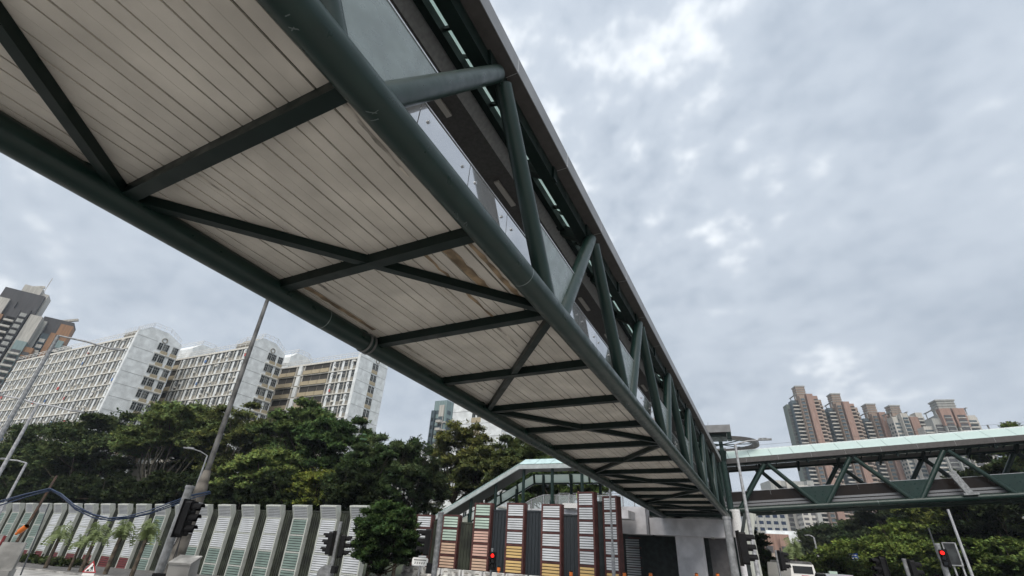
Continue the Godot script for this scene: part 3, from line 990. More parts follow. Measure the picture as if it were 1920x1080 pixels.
func noise_walls() -> void:
	# the pale barrier: nineteen leaning-headed louvre bays
	var D := Vector3(0.999, 0, -0.044)
	var nrm := Vector3(0.044, 0, 0.999)
	var b := Basis(D, Vector3.UP, nrm)
	var kinds := [
		[["louvre_maroon", 6], ["louvre_green", 6], ["louvre_green", 6], ["louvre_green", 6]],
		[["louvre_maroon", 6], ["louvre_white", 7], ["louvre_white", 7], ["louvre_white", 7]],
		[["louvre_green", 6], ["louvre_green", 6], ["louvre_white", 7], ["louvre_white", 7]],
		[["louvre_green", 6], ["louvre_green", 6], ["louvre_green", 6], ["louvre_green", 6]],
		[["louvre_white", 7], ["louvre_white", 7], ["louvre_white", 7], ["louvre_white", 7]],
	]
	var which := [0, 0, 0, 0, 1, 1, 1, 1, 1, 1, 3, 2, 2, 2, 2, 2, 3, 4, 4]
	var says := ["dark green louvred", "white louvred with maroon foot", "white louvred over green foot", "green louvred", "all white louvred"]
	var protos := {}
	var n := which.size()
	var pitch := 3.482
	var x0 := -95.2
	for i in n:
		var c := Vector3(x0, 0, -31.94) + D * (i * pitch)
		var gy := ground_y(c.x)
		var top := lerpf(3.80, 4.60, float(i) / (n - 1))
		var h := 5.6
		var base := Vector3(c.x, top - h - 0.98, c.z)
		var lab: String = "%s noise barrier bay, bay %s from the left edge" % [says[which[i]], ["one", "two", "three", "four", "five", "six", "seven", "eight", "nine", "ten", "eleven", "twelve", "thirteen", "fourteen", "fifteen", "sixteen", "seventeen", "eighteen", "nineteen"][i]]
		if not protos.has(which[i]):
			var o := thing("noise_barrier_bay", lab, "noise barrier", base, b, "pale louvred noise barrier bays along the road")
			for q: Array in louvre_panel(1.95, h, kinds[which[i]], M.frame_white, 1.02, 0.42): put(q[0], q[1], o)
			strip_counts(o)
			protos[which[i]] = o
		else:
			dup(protos[which[i]], base, b, lab)
		# sheet between this bay and the next, and the footing
		if i < n - 1:
			var w := thing("barrier_infill", "olive corrugated infill sheet right of barrier bay %s" % ["one", "two", "three", "four", "five", "six", "seven", "eight", "nine", "ten", "eleven", "twelve", "thirteen", "fourteen", "fifteen", "sixteen", "seventeen", "eighteen", "nineteen"][i], "fence panel", c + D * (pitch * 0.5) + Vector3(0, base.y, 0) - nrm * 0.35, Basis(), "olive infill sheets between the pale barrier bays")
			corrugated(D * -0.77, D * 0.77, h + 0.55, M.sheet_olive, w)
	var g := Geo.new()
	g.hexa([Vector3(-110, -4, -32.3), Vector3(-30.5, -3.0, -35.8), Vector3(-30.5, -3.0, -34.55), Vector3(-110, -4, -31.05), Vector3(-110, -2.72, -32.3), Vector3(-30.5, -1.95, -35.8), Vector3(-30.5, -1.95, -34.55), Vector3(-110, -2.72, -31.05)])
	var f := part("planter_wall", g, M.concrete, self)
	tag(f, "low rough concrete planter wall at the foot of the pale noise barrier", "planter wall")
	# the maroon barrier, curving round to the stair
	var R := [
		[797, 965, 0.0, ["louvre_white", "louvre_white", "louvre_white", "louvre_white", "louvre_white"], 0.12, "all white louvres, beside the round tree"],
		[847, 965, 0.0, ["louvre_peach", "louvre_peach", "louvre_peach", "louvre_peach", "louvre_mint", "louvre_mint"], 0.12, "green over peach louvres, the lower of two"],
		[907, 943, 0.0, ["louvre_peach", "louvre_peach", "louvre_pink", "louvre_pink", "louvre_mint", "louvre_mint"], 0.06, "green over pink louvres, the taller of two"],
		[968, 943, 0.0, ["louvre_yellow", "louvre_yellow", "louvre_yellow", "louvre_white", "louvre_white", "louvre_white"], 0.0, "three white over two yellow segments"],
		[1034, 945, 0.0, ["louvre_yellow", "louvre_yellow", "louvre_white", "louvre_white", "louvre_white", "louvre_white"], -0.05, "four white over one yellow, mid row"],
		[1098, 922, 0.0, ["louvre_yellow", "louvre_yellow", "louvre_white", "louvre_white", "louvre_white", "louvre_white", "louvre_white"], -0.16, "tallest, five white over yellow segments"],
		[1143, 930, 0.0, ["louvre_yellow", "louvre_yellow", "louvre_white", "louvre_white", "louvre_white", "louvre_white", "louvre_white"], -0.30, "behind the thin lamp post next to the landing"],
	]
	var tops := [Vector3(-25.73, 4.15, -34.90), Vector3(-23.16, 4.21, -35.00), Vector3(-20.38, 5.13, -35.20), Vector3(-17.53, 5.17, -35.30), Vector3(-14.63, 5.14, -35.40), Vector3(-12.01, 6.02, -35.60), Vector3(-10.30, 5.77, -35.90)]
	var wid := [1.5, 1.5, 1.5, 1.54, 1.62, 1.36, 1.22]
	for i in R.size():
		var t: Vector3 = tops[i]
		var segs := []
		for q: String in R[i][3]: segs.append([q, 5 if q == "louvre_white" else 4])
		var h := 0.93 * segs.size() + 0.12
		var o := thing("noise_barrier_bay", "maroon framed barrier bay, %s" % R[i][5], "noise barrier", Vector3(t.x, t.y - h, t.z), Basis(Vector3.UP, R[i][4]), "maroon framed noise barrier bays by the stair")
		for q: Array in louvre_panel(wid[i], h, segs, M.frame_red, 0.0, 0.0): put(q[0], q[1], o)
		if i > 0:
			var s: Vector3 = tops[i - 1]
			var a := Vector3(s.x + wid[i - 1] * 0.5, 0, s.z - 0.4)
			var e := Vector3(t.x - wid[i] * 0.5, 0, t.z - 0.4)
			var top: float = minf(s.y, t.y) - [0.0, 0.55, 0.6, 0.55, 0.55, 0.75, 0.45][i]
			var mid := (a + e) * 0.5
			var w := thing("barrier_infill", "corrugated sheet left of the bay: %s" % R[i][5], "fence panel", Vector3(mid.x, -1.2, mid.z), Basis(), "corrugated sheets between the maroon bays")
			corrugated(a - Vector3(mid.x, 0, mid.z), e - Vector3(mid.x, 0, mid.z), top + 1.2, [M.sheet_olive, M.sheet_olive, M.sheet_olive, M.sheet_blue, M.sheet_blue, M.sheet_blue, M.sheet_dark][i], w)
	# darker return wall under the landing
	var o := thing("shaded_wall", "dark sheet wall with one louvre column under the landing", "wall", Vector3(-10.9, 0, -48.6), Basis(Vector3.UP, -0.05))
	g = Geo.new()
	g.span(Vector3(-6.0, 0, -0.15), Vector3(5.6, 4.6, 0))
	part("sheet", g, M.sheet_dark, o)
	g = Geo.new()
	for i in 16: g.box(Vector3(-1.1, 0.5 + i * 0.19, 0.06), Vector3(1.25, 0.12, 0.05), Basis(Vector3.RIGHT, -0.5))
	part("louvre", g, M.louvre_white, o)
	g = Geo.new()
	for i in 5: g.span(Vector3(-1.5, 0.35 + i * 0.78, 0.02), Vector3(-0.3, 0.45 + i * 0.78, 0.1))
	part("rail", g, M.frame_red, o)
	# kinked barrier end post by the far traffic light
	var c: Vector3 = Vector3(-1.56, 1.50, -40.00)
	o = thing("barrier_end_post", "pale kinked end post of a noise barrier right of the near traffic light", "barrier post", Vector3(c.x, 0, -40))
	g = Geo.new()
	g.slab(PackedVector2Array([Vector2(-0.35, 0), Vector2(0.30, 0), Vector2(0.18, 3.9), Vector2(0.55, 5.1), Vector2(0.0, 5.2), Vector2(-0.42, 3.9)]), Vector3.ZERO, Vector3.RIGHT, Vector3.UP, Vector3.FORWARD, 0.25)
	part("post", g, M.frame_white, o)
	g = Geo.new()
	g.slab(PackedVector2Array([Vector2(-0.62, 0), Vector2(-0.36, 0), Vector2(-0.43, 3.9), Vector2(-0.05, 5.15), Vector2(-0.25, 5.15), Vector2(-0.66, 3.9)]), Vector3(0, 0, -0.05), Vector3.RIGHT, Vector3.UP, Vector3.FORWARD, 2.4)
	part("sheet", g, M.sheet_dark, o)


func stair_canopy() -> void:
	var o := thing("stair_canopy", "glass roofed stair and escalator canopy rising behind the maroon barrier", "canopy", Vector3(-20, 0, -41))
	var P := [Vector3(-9.19, 3.98, 0), Vector3(-0.25, 8.55, 0), Vector3(9.0, 8.65, -0.4)]
	var dp := Vector3(0, 0, -3.6)
	for i in 2:
		var a: Vector3 = P[i]
		var b: Vector3 = P[i + 1]
		var g := Geo.new()
		g.hexa([a, b, b + Vector3(0, 0, -0.2), a + Vector3(0, 0, -0.2), a + Vector3(0, 0.36, 0.02), b + Vector3(0, 0.36, 0.02), b + Vector3(0, 0.36, -0.2), a + Vector3(0, 0.36, -0.2)])
		part("fascia", g, M.canopy_fascia, o)
		# sloping panes
		var n := 6
		for k in n:
			var p := a.lerp(b, (k + 0.015) / n) + Vector3(0, 0.40, -0.02)
			var q := a.lerp(b, (k + 0.985) / n) + Vector3(0, 0.40, -0.02)
			g = Geo.new()
			var up := Vector3(0, 0.62, -1.3)
			g.hexa([p, q, q + up, p + up, p + Vector3(0, 0.03, 0), q + Vector3(0, 0.03, 0), q + up + Vector3(0, 0.03, 0), p + up + Vector3(0, 0.03, 0)])
			part("roof_pane", g, M.canopy_glass, o)
		g = Geo.new()
		g.hexa([a + Vector3(0, 0.1, -0.21), b + Vector3(0, 0.1, -0.21), b + Vector3(0, 0.1, -2.6), a + Vector3(0, 0.1, -2.6), a + Vector3(0, 0.2, -0.21), b + Vector3(0, 0.2, -0.21), b + Vector3(0, 0.2, -2.6), a + Vector3(0, 0.2, -2.6)])
		part("ceiling", g, M.ceiling, o)
		# pale clerestory strip on the far side
		g = Geo.new()
		for k in 5:
			var p := a.lerp(b, (k + 0.06) / 5.0) + Vector3(0, -0.75, -3.6)
			var q := a.lerp(b, (k + 0.94) / 5.0) + Vector3(0, -0.75, -3.6)
			g.face(p, q, q + Vector3(0, 0.7, 0.2), p + Vector3(0, 0.7, 0.2), Vector3.BACK)
		part("clerestory", g, M.roof_glass, o)
		g = Geo.new()
		for yy: float in [-0.85, 0.0]: g.bar(a + Vector3(0, yy, -3.55), b + Vector3(0, yy, -3.55), 0.14, 0.12)
		for k in 6: g.bar(a.lerp(b, k / 5.0) + Vector3(0, -0.85, -3.55), a.lerp(b, k / 5.0) + Vector3(0, 0.05, -3.4), 0.12, 0.1)
		part("far_frame", g, M.paint_dark, o)
	for x: float in [-5.4, -2.8, 0.05, 2.9, 5.7]:
		var yb := lerpf(0.0, 5.2, clampf((x + 9.0) / 9.0, 0.0, 1.0))
		var yt := 8.5 if x > -0.3 else lerpf(3.98, 8.55, (x + 9.19) / 8.94)
		var g := Geo.new()
		g.tube(Vector3(x, 0, -0.5), Vector3(x, yt + 0.15, -0.5), 0.16, 0.14, 14)
		if x > -1.0: g.tube(Vector3(x, yb + 0.4, -0.5), Vector3(x, yb + 0.7, -0.5), 0.22, 0.22, 14)
		part("column", g, M.paint, o)
		g = Geo.new()
		g.tube(Vector3(x + 0.7, 0, -3.5), Vector3(x + 0.7, yt, -3.5), 0.14, 0.14, 10)
		part("column", g, M.paint_dark, o)
	# stair flight, landing slab and glass balustrade
	var g := Geo.new()
	g.hexa([Vector3(-9, -1.0, -0.8), Vector3(1.5, 4.6, -0.8), Vector3(1.5, 4.6, -3.2), Vector3(-9, -1.0, -3.2), Vector3(-9, -0.2, -0.8), Vector3(1.5, 5.3, -0.8), Vector3(1.5, 5.3, -3.2), Vector3(-9, -0.2, -3.2)])
	g.span(Vector3(1.5, 4.7, -3.2), Vector3(9.5, 5.32, -0.8))
	part("stair_flight", g, M.pier, o)
	g = Geo.new()
	var gl := Geo.new()
	for k in 11:
		var x := -4.0 + k * 1.2
		var y := lerpf(2.4, 5.3, clampf((x + 4.0) / 5.5, 0.0, 1.0))
		g.box(Vector3(x, y + 0.55, -0.7), Vector3(0.07, 1.15, 0.07))
		var y2 := lerpf(2.4, 5.3, clampf((x + 5.2) / 5.5, 0.0, 1.0))
		gl.hexa([Vector3(x + 0.08, y + 0.1, -0.69), Vector3(x + 1.12, y2 + 0.1, -0.69), Vector3(x + 1.12, y2 + 0.1, -0.71), Vector3(x + 0.08, y + 0.1, -0.71), Vector3(x + 0.08, y + 1.08, -0.69), Vector3(x + 1.12, y2 + 1.08, -0.69), Vector3(x + 1.12, y2 + 1.08, -0.71), Vector3(x + 0.08, y + 1.08, -0.71)])
		g.bar(Vector3(x, y + 1.12, -0.7), Vector3(x + 1.2, y2 + 1.12, -0.7), 0.06, 0.05)
	part("balustrade", g, M.galv_pale, o)
	part("glass_panel", gl, M.clear_glass, o)
	g = Geo.new()
	g.box(Vector3(4.9, 5.55, -0.45), Vector3(1.9, 0.38, 0.3))
	part("white_upstand", g, M.white, o)
	# workman on the landing
	person(Vector3(-15.05, 5.32, -42.6))


func person(at: Vector3) -> void:
	var o := thing("person", "person in a yellow-green vest standing on the stair landing", "person", at, Basis(Vector3.UP, 2.2))
	var g := Geo.new()
	for s: float in [-1.0, 1.0]:
		g.tube(Vector3(s * 0.10, 0.86, 0), Vector3(s * 0.11, 0.47, 0.02), 0.095, 0.065, 12)
		g.tube(Vector3(s * 0.11, 0.47, 0.02), Vector3(s * 0.11, 0.07, -0.01), 0.065, 0.045, 12)
		g.ball(Vector3(s * 0.11, 0.05, 0.06), Vector3(0.05, 0.05, 0.13), 6, 10)
	g.ball(Vector3(0, 0.92, 0), Vector3(0.17, 0.13, 0.12), 8, 14)
	part("trousers", g, M.trouser, o)
	g = Geo.new()
	g.tube(Vector3(0, 0.92, 0), Vector3(0, 1.30, 0), 0.15, 0.19, 16)
	g.ball(Vector3(0, 1.30, 0), Vector3(0.20, 0.13, 0.12), 8, 14)
	part("vest", g, M.vest, o)
	g = Geo.new()
	g.tube(Vector3(0, 1.38, 0), Vector3(0, 1.52, 0.01), 0.055, 0.05, 12)
	g.ball(Vector3(0, 1.60, 0.02), Vector3(0.075, 0.115, 0.095), 10, 14)
	g.ball(Vector3(0, 1.59, 0.115), Vector3(0.014, 0.025, 0.02), 5, 8)
	for s: float in [-1.0, 1.0]:
		g.tube(Vector3(s * 0.20, 1.34, 0), Vector3(s * 0.25, 1.06, 0.03), 0.05, 0.04, 10)
		g.tube(Vector3(s * 0.25, 1.06, 0.03), Vector3(s * 0.22, 0.84, 0.14), 0.04, 0.03, 10)
		g.ball(Vector3(s * 0.22, 0.79, 0.17), Vector3(0.03, 0.06, 0.035), 6, 8)
		g.ball(Vector3(s * 0.078, 1.59, 0.02), Vector3(0.012, 0.028, 0.02), 5, 6)
	part("body", g, M.skin, o)
	g = Geo.new()
	g.ball(Vector3(0, 1.645, 0.01), Vector3(0.09, 0.09, 0.11), 8, 14)
	part("helmet", g, M.sign_white, o)


# ---------- pale slab blocks ----------
func window_mesh(w: float, h: float, panes: int, bright: bool) -> ArrayMesh:
	var fr := Geo.new()
	var gl := Geo.new()
	var cu := Geo.new()
	gl.span(Vector3(-w * 0.5, 0, -0.10), Vector3(w * 0.5, h, -0.04))
	for x: float in [-w * 0.5, w * 0.5]: fr.box(Vector3(x, h * 0.5, -0.03), Vector3(0.06, h, 0.08))
	for y: float in [0.0, h * 0.66, h]: fr.box(Vector3(0, y, 0), Vector3(w + 0.06, 0.06, 0.07))
	for i in range(1, panes): fr.box(Vector3(-w * 0.5 + w * i / panes, h * 0.5, 0), Vector3(0.05, h, 0.06))
	if bright: cu.span(Vector3(-w * 0.5 + 0.08, 0.05, -0.038), Vector3(w * 0.06, h * 0.95, -0.03))
	return meshof([fr, M.win_frame, gl, M.win_glass, cu, M.curtain])


var boxes := {}

# one box piece, its mesh shared with every piece of the same size and material
func one(o: Node3D, called: String, lo: Vector3, hi: Vector3, m: Material) -> MeshInstance3D:
	var sz := hi - lo
	var key := "%.2f %.2f %.2f %s" % [sz.x, sz.y, sz.z, m.resource_name]
	if not boxes.has(key):
		var g := Geo.new()
		g.box(Vector3.ZERO, sz)
		boxes[key] = meshof([g, m])
	return put(called, boxes[key], o, (lo + hi) * 0.5)


func wing(label: String, corner: Vector3, H: float, len_: float, W: float, style: int, sd: int) -> void:
	# local: x along the facade (0 at the end wall, negative leftwards), z towards the viewer, y from the ground
	var o := thing("slab_block", label, "apartment block", Vector3(corner.x, ground_y(corner.x), corner.z), Basis(Vector3.UP, 0.021), "weathered white slab blocks behind the trees")
	var r := RandomNumberGenerator.new()
	r.seed = sd
	var fh := 3.2
	var floors := 9
	var y0 := H - fh * floors
	var g := Geo.new()
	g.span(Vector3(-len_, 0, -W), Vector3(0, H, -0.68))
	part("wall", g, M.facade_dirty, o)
	g = Geo.new()
	g.span(Vector3(-0.9, 0, -W - 0.02), Vector3(0.05, H + 0.55, 0.05))
	var ew := part("end_wall", g, M.facade_bluish, o)
	# end wall gable that rises to a blunt peak with a round vent
	g = Geo.new()
	g.slab(PackedVector2Array([Vector2(0, H + 0.5), Vector2(-W, H + 0.5), Vector2(-W, H + 1.1), Vector2(-W * 0.62, H + 3.0), Vector2(-W * 0.22, H + 3.0), Vector2(0, H + 1.0)] if style < 2 else [Vector2(0, H + 0.5), Vector2(-W, H + 0.5), Vector2(-W, H + 0.9), Vector2(-W * 0.62, H + 1.9), Vector2(-W * 0.25, H + 1.7), Vector2(0, H + 0.9)]), Vector3(-0.45, 0.05, 0), Vector3(0, 0, 1), Vector3.UP, Vector3.RIGHT, 0.47)
	part("gable", g, M.facade_bluish, o)
	g = Geo.new()
	for i in 18:
		var a0 := TAU * i / 18.0
		var a1 := TAU * (i + 1) / 18.0
		var cc := Vector3(0.08, H + 0.75, -W * 0.60)
		g.bar(cc + Vector3(0, cos(a0), sin(a0)) * 0.62, cc + Vector3(0, cos(a1), sin(a1)) * 0.62, 0.2, 0.2, Vector3.RIGHT)
	part("round_vent", g, M.facade_dirty, o)
	for f in floors:
		var y := H - fh * (f + 1)
		one(ew, "groove", Vector3(0.03, y + fh - 0.05, -W * 0.46), Vector3(0.08, y + fh + 0.05, -W * 0.02), M.groove)
		if style == 2: one(ew, "groove", Vector3(0.03, y + fh - 0.05, -W * 0.99), Vector3(0.08, y + fh + 0.05, -W * 0.67), M.groove)
	var wm := window_mesh(1.45, 1.85, 3, true)
	var wm2 := window_mesh(1.45, 1.85, 3, false)
	var ws := window_mesh(1.0, 1.85, 2, false)
	var acg := Geo.new()
	acg.box(Vector3(0, 0, 0.22), Vector3(0.72, 0.46, 0.55))
	var acm := meshof([acg, M.ac])
	var side := Basis(Vector3.UP, PI * 0.5)
	# end wall windows
	for f in floors:
		var y := H - fh * (f + 1)
		if style < 2:
			for zz: float in [-0.55, -0.68, -0.90]:
				put("window", (ws if zz == -0.55 else (wm if r.randf() < 0.5 else wm2)), o, Vector3(0.14, y + 1.25, W * zz), side)
			for zz: float in [-0.68, -0.90]: one(o, "apron_panel", Vector3(0.04, y + 0.35, W * zz - 0.85), Vector3(0.285, y + 1.15, W * zz + 0.85), M.apron)
			var ap := Geo.new()
			ap.box(Vector3(0.12, y + 0.22, -W * 0.74), Vector3(0.34, 0.28, W * 0.50))
			part("floor_ledge", ap, M.facade, o)
		else:
			for zz: float in [-0.50, -0.61]: put("window", ws, o, Vector3(0.12, y + 1.2, W * zz), side)
			var ap := Geo.new()
			ap.box(Vector3(0.10, y + 0.7, -W * 0.555), Vector3(0.12, 0.9, 2.2))
			part("apron_panel", ap, M.apron, o)
	# facade: ledges, fins, recessed windows, white infill leaves
	var bay := 3.3
	var nb := int(len_ / bay)
	var open_from := 999
	if style == 2: open_from = 2
	for f in floors + 1:
		var y := H - fh * f
		var hh := 0.12 if f else 0.25
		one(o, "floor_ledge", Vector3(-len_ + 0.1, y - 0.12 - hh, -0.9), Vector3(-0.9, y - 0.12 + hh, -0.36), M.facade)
	for k in nb:
		var x := -1.0 - bay * k
		var corridor := (style == 2 and k >= 3) or (style == 1 and k == nb - 1)
		var stairwell := style == 2 and k == 6
		if not corridor or style == 1 or k == 3 or k == 6 or k == 7 or k == 9: one(o, "fin", Vector3(x - 0.14, y0, -0.9), Vector3(x, H, -0.43), M.facade)
		for f in floors:
			var y := H - fh * (f + 1)
			if stairwell:
				one(o, "leaf_wall", Vector3(x - 2.3, y + 0.15, -0.7), Vector3(x - 1.0, y + fh - 0.3, -0.25), M.facade_bluish)
				continue
			if corridor:
				one(o, "dark_opening", Vector3(x - bay + 0.02, y + 1.2, -0.95), Vector3(x - 0.16, y + fh - 0.28, -0.64), M.recess)
				one(o, "parapet", Vector3(x - bay + 0.02, y + 0.05, -0.5), Vector3(x - 0.16, y + 1.18, -0.15), M.apron)
				continue
			var flip := (k + f * 0) % 2 == 0
			# white leaf wall between two window slots
			var lx := x - bay * 0.62
			var lw := one(o, "leaf_wall", Vector3(lx - 0.40, y + 0.05, -0.89), Vector3(lx + 0.45, y + fh - 0.28, -0.50 if flip else -0.56), M.facade_bluish)
			if flip and r.randf() < 0.75: one(lw, "dark_opening", Vector3(lx + 0.10, y + 1.55, -0.60) - lw.position, Vector3(lx + 0.36, y + 2.35, -0.488) - lw.position, M.recess)
			for wx: float in [x - 0.86, x - bay + 0.62]:
				if wx < x - 2.0: put("window", ws, o, Vector3(wx, y + 1.05, -0.57))
				else: put("window", wm if r.randf() < 0.3 else wm2, o, Vector3(wx, y + 1.05, -0.57))
			if r.randf() < 0.45: put("air_conditioner", acm, o, Vector3(x - r.randf_range(0.5, 2.6), y + r.randf_range(0.7, 2.5), -0.60))
			if r.randf() < 0.16: one(o, "laundry", Vector3(x - 1.5, y + 0.55, -0.30), Vector3(x - 1.5 + r.randf_range(0.5, 1.1), y + 1.35, -0.24), [M.cloth_red, M.cloth_blue, M.white, M.white][r.randi() % 4])
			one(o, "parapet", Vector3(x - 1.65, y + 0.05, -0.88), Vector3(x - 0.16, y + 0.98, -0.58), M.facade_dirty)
		# roof railings and tank houses
	g = Geo.new()
	for i in int(len_ / 2.2): g.box(Vector3(-1.0 - i * 2.2, H + 0.75, -0.2), Vector3(0.07, 1.2, 0.07))
	for yy: float in [0.75, 1.3]: g.box(Vector3(-len_ * 0.5, H + yy, -0.2), Vector3(len_, 0.10, 0.10))
	part("roof_railing", g, M.rail_white, o)
	if style < 2:
		g = Geo.new()
		g.slab(PackedVector2Array([Vector2(-W + 0.8, H), Vector2(-0.5, H), Vector2(-0.5, H + 1.3), Vector2(-W * 0.25, H + 3.2), Vector2(-W * 0.65, H + 3.2), Vector2(-W + 0.8, H + 1.4)]), Vector3(-7.5, 0, 0), Vector3(0, 0, 1), Vector3.UP, Vector3.RIGHT, 7.0)
		part("roof_house", g, M.facade_dirty, o)
		g = Geo.new()
		var pts := [Vector2(-0.3, H + 1.2), Vector2(-W * 0.25, H + 3.2), Vector2(-W * 0.65, H + 3.2), Vector2(-W + 0.6, H + 1.3)]
		for xx: float in [0.1, -7.4]:
			for i in 3:
				for q in 4:
					var p: Vector2 = pts[i].lerp(pts[i + 1], q / 3.0)
					g.box(Vector3(xx, p.y + 0.6, p.x), Vector3(0.07, 1.2, 0.07))
				for yy: float in [0.6, 1.2]: g.bar(Vector3(xx, pts[i].y + yy, pts[i].x), Vector3(xx, pts[i + 1].y + yy, pts[i + 1].x), 0.06, 0.06)
		for yy: float in [0.6, 1.2]: g.box(Vector3(-3.7, H + 3.2 + yy, -W * 0.25), Vector3(7.4, 0.06, 0.06))
		for i in 4: g.box(Vector3(-0.8 - i * 2.1, H + 3.8, -W * 0.25), Vector3(0.07, 1.2, 0.07))
		part("roof_railing", g, M.rail_white, o)
		# second tank house where the next wing joins
		g = Geo.new()
		g.slab(PackedVector2Array([Vector2(-W - 14.4, H - 0.2), Vector2(-W - 5.6, H - 0.2), Vector2(-W - 5.6, H + 3.2), Vector2(-W - 7.8, H + 5.2), Vector2(-W - 11.8, H + 5.2), Vector2(-W - 14.4, H + 3.1)]), Vector3(-17.0, 0, 0), Vector3(0, 0, 1), Vector3.UP, Vector3.RIGHT, 12.0)
		part("tank_house", g, M.facade_bluish, o)
		g = Geo.new()
		var p2 := [Vector2(-W - 5.7, H + 3.2), Vector2(-W - 7.8, H + 5.2), Vector2(-W - 11.8, H + 5.2), Vector2(-W - 14.2, H + 3.1)]
		for i in 3:
			for yy: float in [0.6, 1.2]: g.bar(Vector3(-4.95, p2[i].y + yy, p2[i].x), Vector3(-4.95, p2[i + 1].y + yy, p2[i + 1].x), 0.1, 0.1)
			for q in 3:
				var p: Vector2 = p2[i].lerp(p2[i + 1], q / 2.0)
				g.box(Vector3(-4.95, p.y + 0.6, p.x), Vector3(0.07, 1.2, 0.07))
		for yy: float in [0.6, 1.2]: g.box(Vector3(-11.0, H + 5.2 + yy, -W - 7.8), Vector3(12.0, 0.1, 0.1))
		part("roof_railing", g, M.rail_white, o)


func white_blocks() -> void:
	var dy := 43.0 + 2.1
	wing("weathered white slab block nearest the left towers, blank end wall with gable", Vector3(-137.6, 0, -53.7), dy - ground_y(-137.6), 66.0, 11.2, 0, 1)
	wing("weathered white slab block seen behind the tall grey lamp post", Vector3(-114.3, 0, -70.0), dy - ground_y(-114.3), 34.0, 10.2, 1, 2)
	wing("weathered white slab block with open corridors, right end of the row", Vector3(-91.4, 0, -86.0), dy - ground_y(-91.4), 36.0, 11.2, 2, 3)
	# the taller block half hidden by the long bridge
	var o := thing("slab_block", "pale blank walled tower block with one window column below the bridge", "apartment block", Vector3(-61.5, ground_y(-61.5), -100), Basis(), "")
	var by := ground_y(-61.5)
	var g := Geo.new()
	g.span(Vector3(-7.6, 0, -24), Vector3(7.0, 50, 0))
	part("wall", g, M.facade_bluish, o)
	for f in 15:
		one(o, "groove", Vector3(-7.6, 1.95 + f * 3.2, -0.01), Vector3(-2.0, 2.05 + f * 3.2, 0.045), M.groove)
		one(o, "groove", Vector3(1.05, 1.95 + f * 3.2, -0.01), Vector3(6.95, 2.05 + f * 3.2, 0.045), M.groove)
	var ws := window_mesh(0.95, 1.6, 2, false)
	for f in 15:
		for x: float in [-1.15, 0.35]:
			put("window", ws, o, Vector3(x, 3.5 + f * 3.2, 0.06))
		var ap := Geo.new()
		ap.box(Vector3(-0.4, 2.85 + f * 3.2, 0.06), Vector3(2.7, 1.2, 0.1))
		part("apron_panel", ap, M.apron, o)
	for f in 15:
		for k in 5:
			put("window", ws, o, Vector3(7.06, 3.4 + f * 3.2, -2.0 - k * 4.2), Basis(Vector3.UP, PI * 0.5))
	for f in 15: one(o, "floor_ledge", Vector3(6.9, 2.4 + f * 3.2, -23.5), Vector3(7.3, 2.8 + f * 3.2, -0.5), M.facade)
	# lower block with a roof railing glimpsed between the trees
	o = thing("slab_block", "low white window block glimpsed through gaps in the trees", "apartment block", Vector3(-80, ground_y(-80), -103))
	var H := 25.8
	g = Geo.new()
	g.span(Vector3(-11, 0, -10), Vector3(10.5, H, 0))
	part("wall", g, M.facade_bluish, o)
	g = Geo.new()
	for i in 12: g.box(Vector3(-10.5 + i * 1.9, H + 0.6, -0.2), Vector3(0.07, 1.2, 0.07))
	for yy: float in [0.65, 1.2]: g.box(Vector3(-0.2, H + yy, -0.2), Vector3(21, 0.06, 0.06))
	part("roof_railing", g, M.rail_white, o)
	var wm := window_mesh(1.5, 1.5, 3, false)
	for f in 7:
		for k in 8: put("window", wm, o, Vector3(-9.4 + k * 2.7, H - 2.6 - f * 3.2, 0.08))
		g = Geo.new()
		g.box(Vector3(-0.2, H - 3.1 - f * 3.2, 0.15), Vector3(21, 0.35, 0.4))
		part("floor_ledge", g, M.facade, o)


